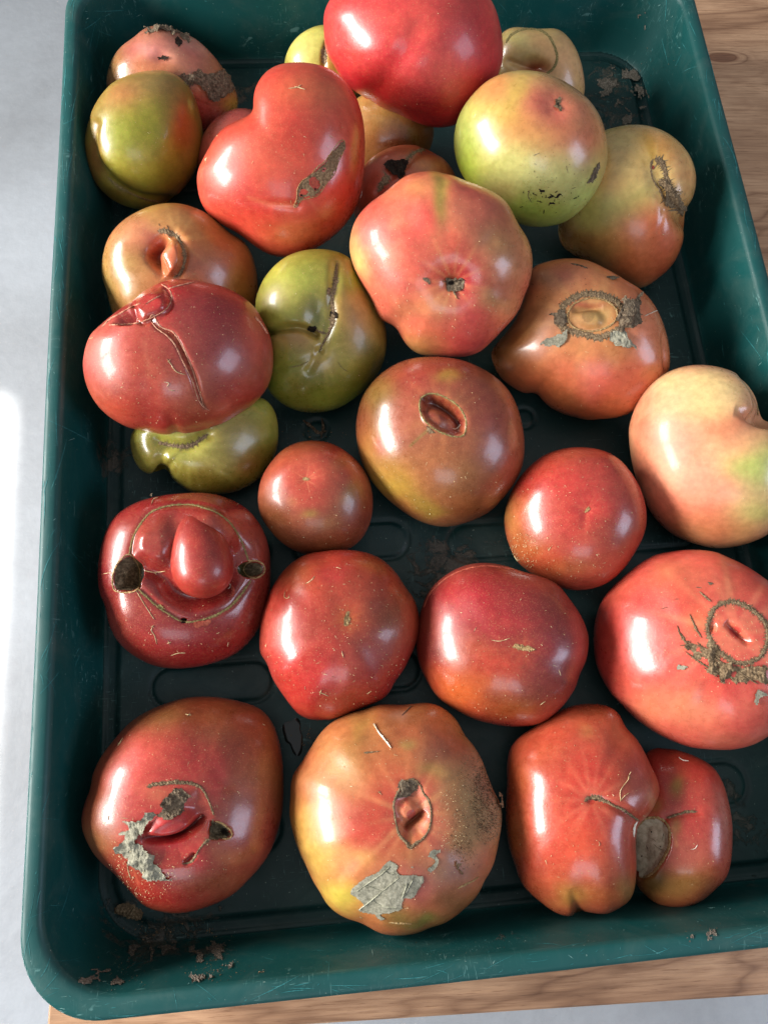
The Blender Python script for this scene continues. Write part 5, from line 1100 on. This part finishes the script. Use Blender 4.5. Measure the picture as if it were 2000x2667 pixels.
o['label'] = 'small curved grey leaf scrap on the orange and yellow tomato, right of the larger leaf'; o['category'] = 'leaf'
t27.patch('leaf_fleck', [(872,1195),(890,1188),(907,1198),(895,1210),(878,1208)], GREYLEAF, lift=.6, jag=5)
sw = t27.ribbon('straw', [(650,322),(665,350),(682,378),(705,405),(732,440),(755,472)], [3,6,9,11,9,3], WHITE, lift=1.6, jag=.15)
sw.parent = None; me = sw.data; b = np.zeros(len(me.vertices)*3); me.vertices.foreach_get('co', b); b = b.reshape(-1, 3)+np.array(t27.parent.location); c_ = b.mean(0); me.vertices.foreach_set('co', (b-c_).ravel()); sw.location = c_
sw['label'] = 'single white straw sliver lying on the orange and yellow tomato'; sw['category'] = 'straw'

# -- bottom right, two lobes
t28 = tomato('split red tomato of two bulging lobes with a grey hollow between them, nearest right', 'I',
    [(146,860),(150,720),(155,600),(160,520),(180,442),(232,380),(312,328),(402,262),(482,215),(562,190),(652,184),(742,198),(802,240),(835,300),(892,368),(942,450),(978,530),(1020,622),(1030,690),(1005,760),(960,828),(905,885),(892,980),(898,1100),(896,1200),(880,1290),(822,1360),(742,1396),(650,1390),(600,1380),(545,1404),(490,1402),(432,1380),(362,1330),(292,1270),(240,1210),(200,1100),(165,1000)],
    hf=.78, hb=.40, p=2.1, center=(560,800), seed=38, base=(168,72,50), res=(340,150,28), soft=1.7,
    feats=[('groove',[(575,1405),(550,1330),(525,1250)],28,2.2,'end'),('dim',660,740,130,70,10,1.6),('groove',[(640,735),(720,748),(800,780),(870,830)],30,1.4),('groove',[(840,330),(780,470),(720,640)],60,1.3,'end'),('groove',[(800,1390),(790,1200),(740,1000)],50,1.0,'end'),('groove',[(150,640),(300,680),(480,720)],60,.7,'end')],
    cols=[(540,720,280,420,(192,66,50),.95),(560,400,260,160,(192,80,62)),(620,600,160,130,(198,60,48)),(540,1330,110,80,(158,108,54)),(200,600,90,190,(178,76,48)),(760,1320,160,80,(168,84,48)),(880,1250,60,110,(140,96,54)),(380,900,130,200,(202,74,58)),(900,600,90,150,(174,70,70),.8),(600,1000,160,160,(204,76,50)),(820,900,60,180,(186,82,70),.8),(980,740,50,60,(170,120,90),.8),(620,350,50,40,(186,116,72),.6),(180,1000,70,160,(164,78,46)),('rays',640,738,330,14,(220,124,98),.5)])
t28b = Tomato('I', [(940,470),(1000,432),(1062,430),(1152,454),(1252,500),(1332,558),(1382,638),(1412,722),(1440,828),(1453,940),(1450,1082),(1420,1190),(1352,1262),(1282,1320),(1202,1350),(1122,1356),(1032,1336),(962,1290),(912,1230),(880,1150),(860,1000),(850,850),(870,700),(895,580)],
    hf=.76, hb=.42, p=2.1, seed=39, base=(184,72,60), res=(280,120,28), z0=-.0572, name='side_lobe',
    feats=[('pit',[(905,870),(950,845),(1000,838),(1062,858),(1090,960),(1080,1025),(1050,1085),(990,1165),(930,1190),(890,1150),(880,1000)],5.0,34),('groove',[(1075,835),(1160,818),(1245,805)],26,1.2),('groove',[(1060,440),(1090,620),(1110,780)],40,.8,'end')],
    cols=[(1010,540,90,110,(168,40,38)),(1150,675,46,80,(158,128,50),.95),(1140,905,34,55,(158,124,54),.95),(1250,500,130,50,(168,60,46)),(1250,850,110,130,(190,66,58)),(1150,1230,220,110,(150,98,56)),(1390,900,60,230,(176,76,72)),(1180,1060,110,90,(180,86,72)),(1020,780,50,50,(170,120,70),.8),(1000,1220,90,90,(140,92,48)),('l',[(1110,900),(1130,1000)],14,(196,140,90),.5)])
t28b.mesh(t28.parent, 'side_lobe')
t28b.patch('grey_hollow', [(918,870),(950,848),(1000,842),(1058,862),(1082,905),(1086,960),(1078,1020),(1052,1075),(1020,1122),(992,1158),(940,1183),(905,1172),(896,1100),(894,1000),(900,920)], STONE, lift=.3, jag=4, crinkle=.6)
t28b.ribbon('hollow_rim', [(905,900),(945,850),(1000,838),(1060,858),(1086,905),(1090,965),(1080,1025),(1050,1082),(1010,1140),(960,1178),(915,1182)], [12,16,14,13,14,16,20,20,20,16,10], PALECORK, lift=.3, spikes=.3)
for (x,y) in ((990,922),(1040,1005),(930,1060)): t28b.patch('hollow_speck', circle(x,y,6,6,7), DARK, lift=.8, jag=1, step=1.5)
for i,pts in enumerate([[(1000,990),(1020,1010),(1060,1030)],[(980,960),(1000,965),(1020,985)],[(1030,1040),(1050,1060)],[(1060,930),(1050,960)],[(960,1000),(970,1030)]]): t28b.ribbon('hollow_line', pts, 3, BLACKLEAF, lift=.6, seed=i)
t28.ribbon('corky_scar', [(598,748),(625,728),(660,722),(700,735),(735,752),(770,772),(810,788),(845,810),(885,838),(915,858)], [14,22,26,22,16,14,13,13,14,12], CORK, spikes=.8, lift=.8, spike_len=.7)
t28.patch('scar_hole', circle(660,738,14,9,8), DARK, lift=1.4, jag=2, step=1.8)
t28b.ribbon('corky_scar', [(1072,842),(1110,830),(1150,818),(1190,806),(1250,806)], [16,14,14,18,8], CORK, spikes=.8, lift=.8, spike_len=.6)
t28.ribbon('pale_edge', [(905,860),(890,890),(884,950)], [8,12,6], WHITE, lift=.3)
for i,pts in enumerate([[(866,575),(855,600),(850,622),(825,655),(805,690),(808,742)],[(805,745),(830,715),(858,695)],[(350,188),(370,172)],[(540,422),(545,428)],[(680,975),(688,990),(682,1002)]]): t28.ribbon('fibre', pts, 3, STRAW, lift=0.26, seed=i)
t28.patch('seed_husk', circle(852,602,8,13,8), CORK, lift=1.5, jag=4, step=1.8)
for i,pts in enumerate([[(1142,492),(1165,508),(1200,514)],[(1210,1022),(1235,1018),(1250,995)]]): t28b.ribbon('fibre', pts, 3.5, WHITE, lift=0.26, seed=i)
t28.specks(70, 33); t28b.specks(30, 34)

# ------------------------------------------------------------------ bits on the tray floor
def flat_blob(name, c, r, z, mat, label, cat, seed, h=.0004):
    rr = np.random.RandomState(seed); p = unproj(c, z)[0]; n = 40; A = np.linspace(0, 6.283, n, endpoint=False)
    k = 1+0.22*np.sin(2*A+seed)+0.15*np.sin(3*A+1.3*seed)+0.10*np.sin(5*A+seed*2.1); V = []
    for f, hz in ((1, 0), (.93, .6), (.75, 1), (.4, 1.05)): V += [(r[0]*f*k[i]*math.cos(A[i]), r[1]*f*k[i]*math.sin(A[i]), hz*h) for i in range(n)]
    V.append((0, 0, h)); i2 = np.arange(4*n).reshape(4, n); nx = np.roll(i2, -1, 1)
    q = np.stack([i2[:-1], nx[:-1], nx[1:], i2[1:]], -1).reshape(-1, 4); t_ = np.stack([np.full(n, 4*n), i2[-1], nx[-1]], 1)
    o = link(name, mesh_np(name, V, q, t_), mat); o.location = p; o['label'] = label; o['category'] = cat; return o
wm, nt, p = newmat('wet'); p.inputs['Base Color'].default_value = (0.012, 0.016, 0.015, 1); p.inputs['Roughness'].default_value = 0.06
flat_blob('juice_puddle', (765, 1915), (.006, .008), -.0573, wm, 'small wet puddle of juice on the tray floor below the glossy red lobed tomato', 'puddle', 4)
def scrap(name, pts, z, wdt, mat, label, cat, seed):
    """a curled dry strip on the tray floor"""
    rr = np.random.RandomState(seed); P = unproj(resample(catmull(np.array(pts, float), False, 8), 4.0), z); n = len(P)
    T = np.gradient(P, axis=0); T /= np.linalg.norm(T, axis=1)[:, None]+1e-9; Nn = np.stack([-T[:, 1], T[:, 0], 0*T[:, 0]], 1)
    w_ = wdt*(0.35+0.65*np.sin(np.linspace(0.1, 3.04, n)))*(0.7+0.6*rr.rand(n)); V = []
    for k, zz in ((-1, .5), (-.4, 1.4), (.3, 1.0), (1, .3)): V.append(P+Nn*(w_*k)[:, None]+np.array([0, 0, 1])*(0.0007*zz*(0.5+rr.rand(n)))[:, None])
    V = np.concatenate(V); i2 = np.arange(4*n).reshape(4, n); q = np.stack([i2[:-1, :-1], i2[:-1, 1:], i2[1:, 1:], i2[1:, :-1]], -1).reshape(-1, 4)
    b = V.mean(0); o = link(name, mesh_np(name, V-b, q, None, False), mat); o.location = b; o['label'] = label; o['category'] = cat; return o
scrap('dried_leaf', [(300,2372),(325,2368),(350,2378),(372,2386)], -.0575, .0035, CORK, 'curled brown dry leaf on the tray floor in the near left corner', 'leaf', 2)
scrap('twig', [(790,1095),(812,1112),(830,1128),(850,1122)], -.0572, .0012, BLACKLEAF, 'dark dry twig on the tray floor above the smallest round tomato', 'twig', 3)
scrap('twig', [(838,1090),(842,1112),(836,1140)], -.0568, .0008, BLACKLEAF, 'thin dark twig crossing another on the tray floor', 'twig', 5)
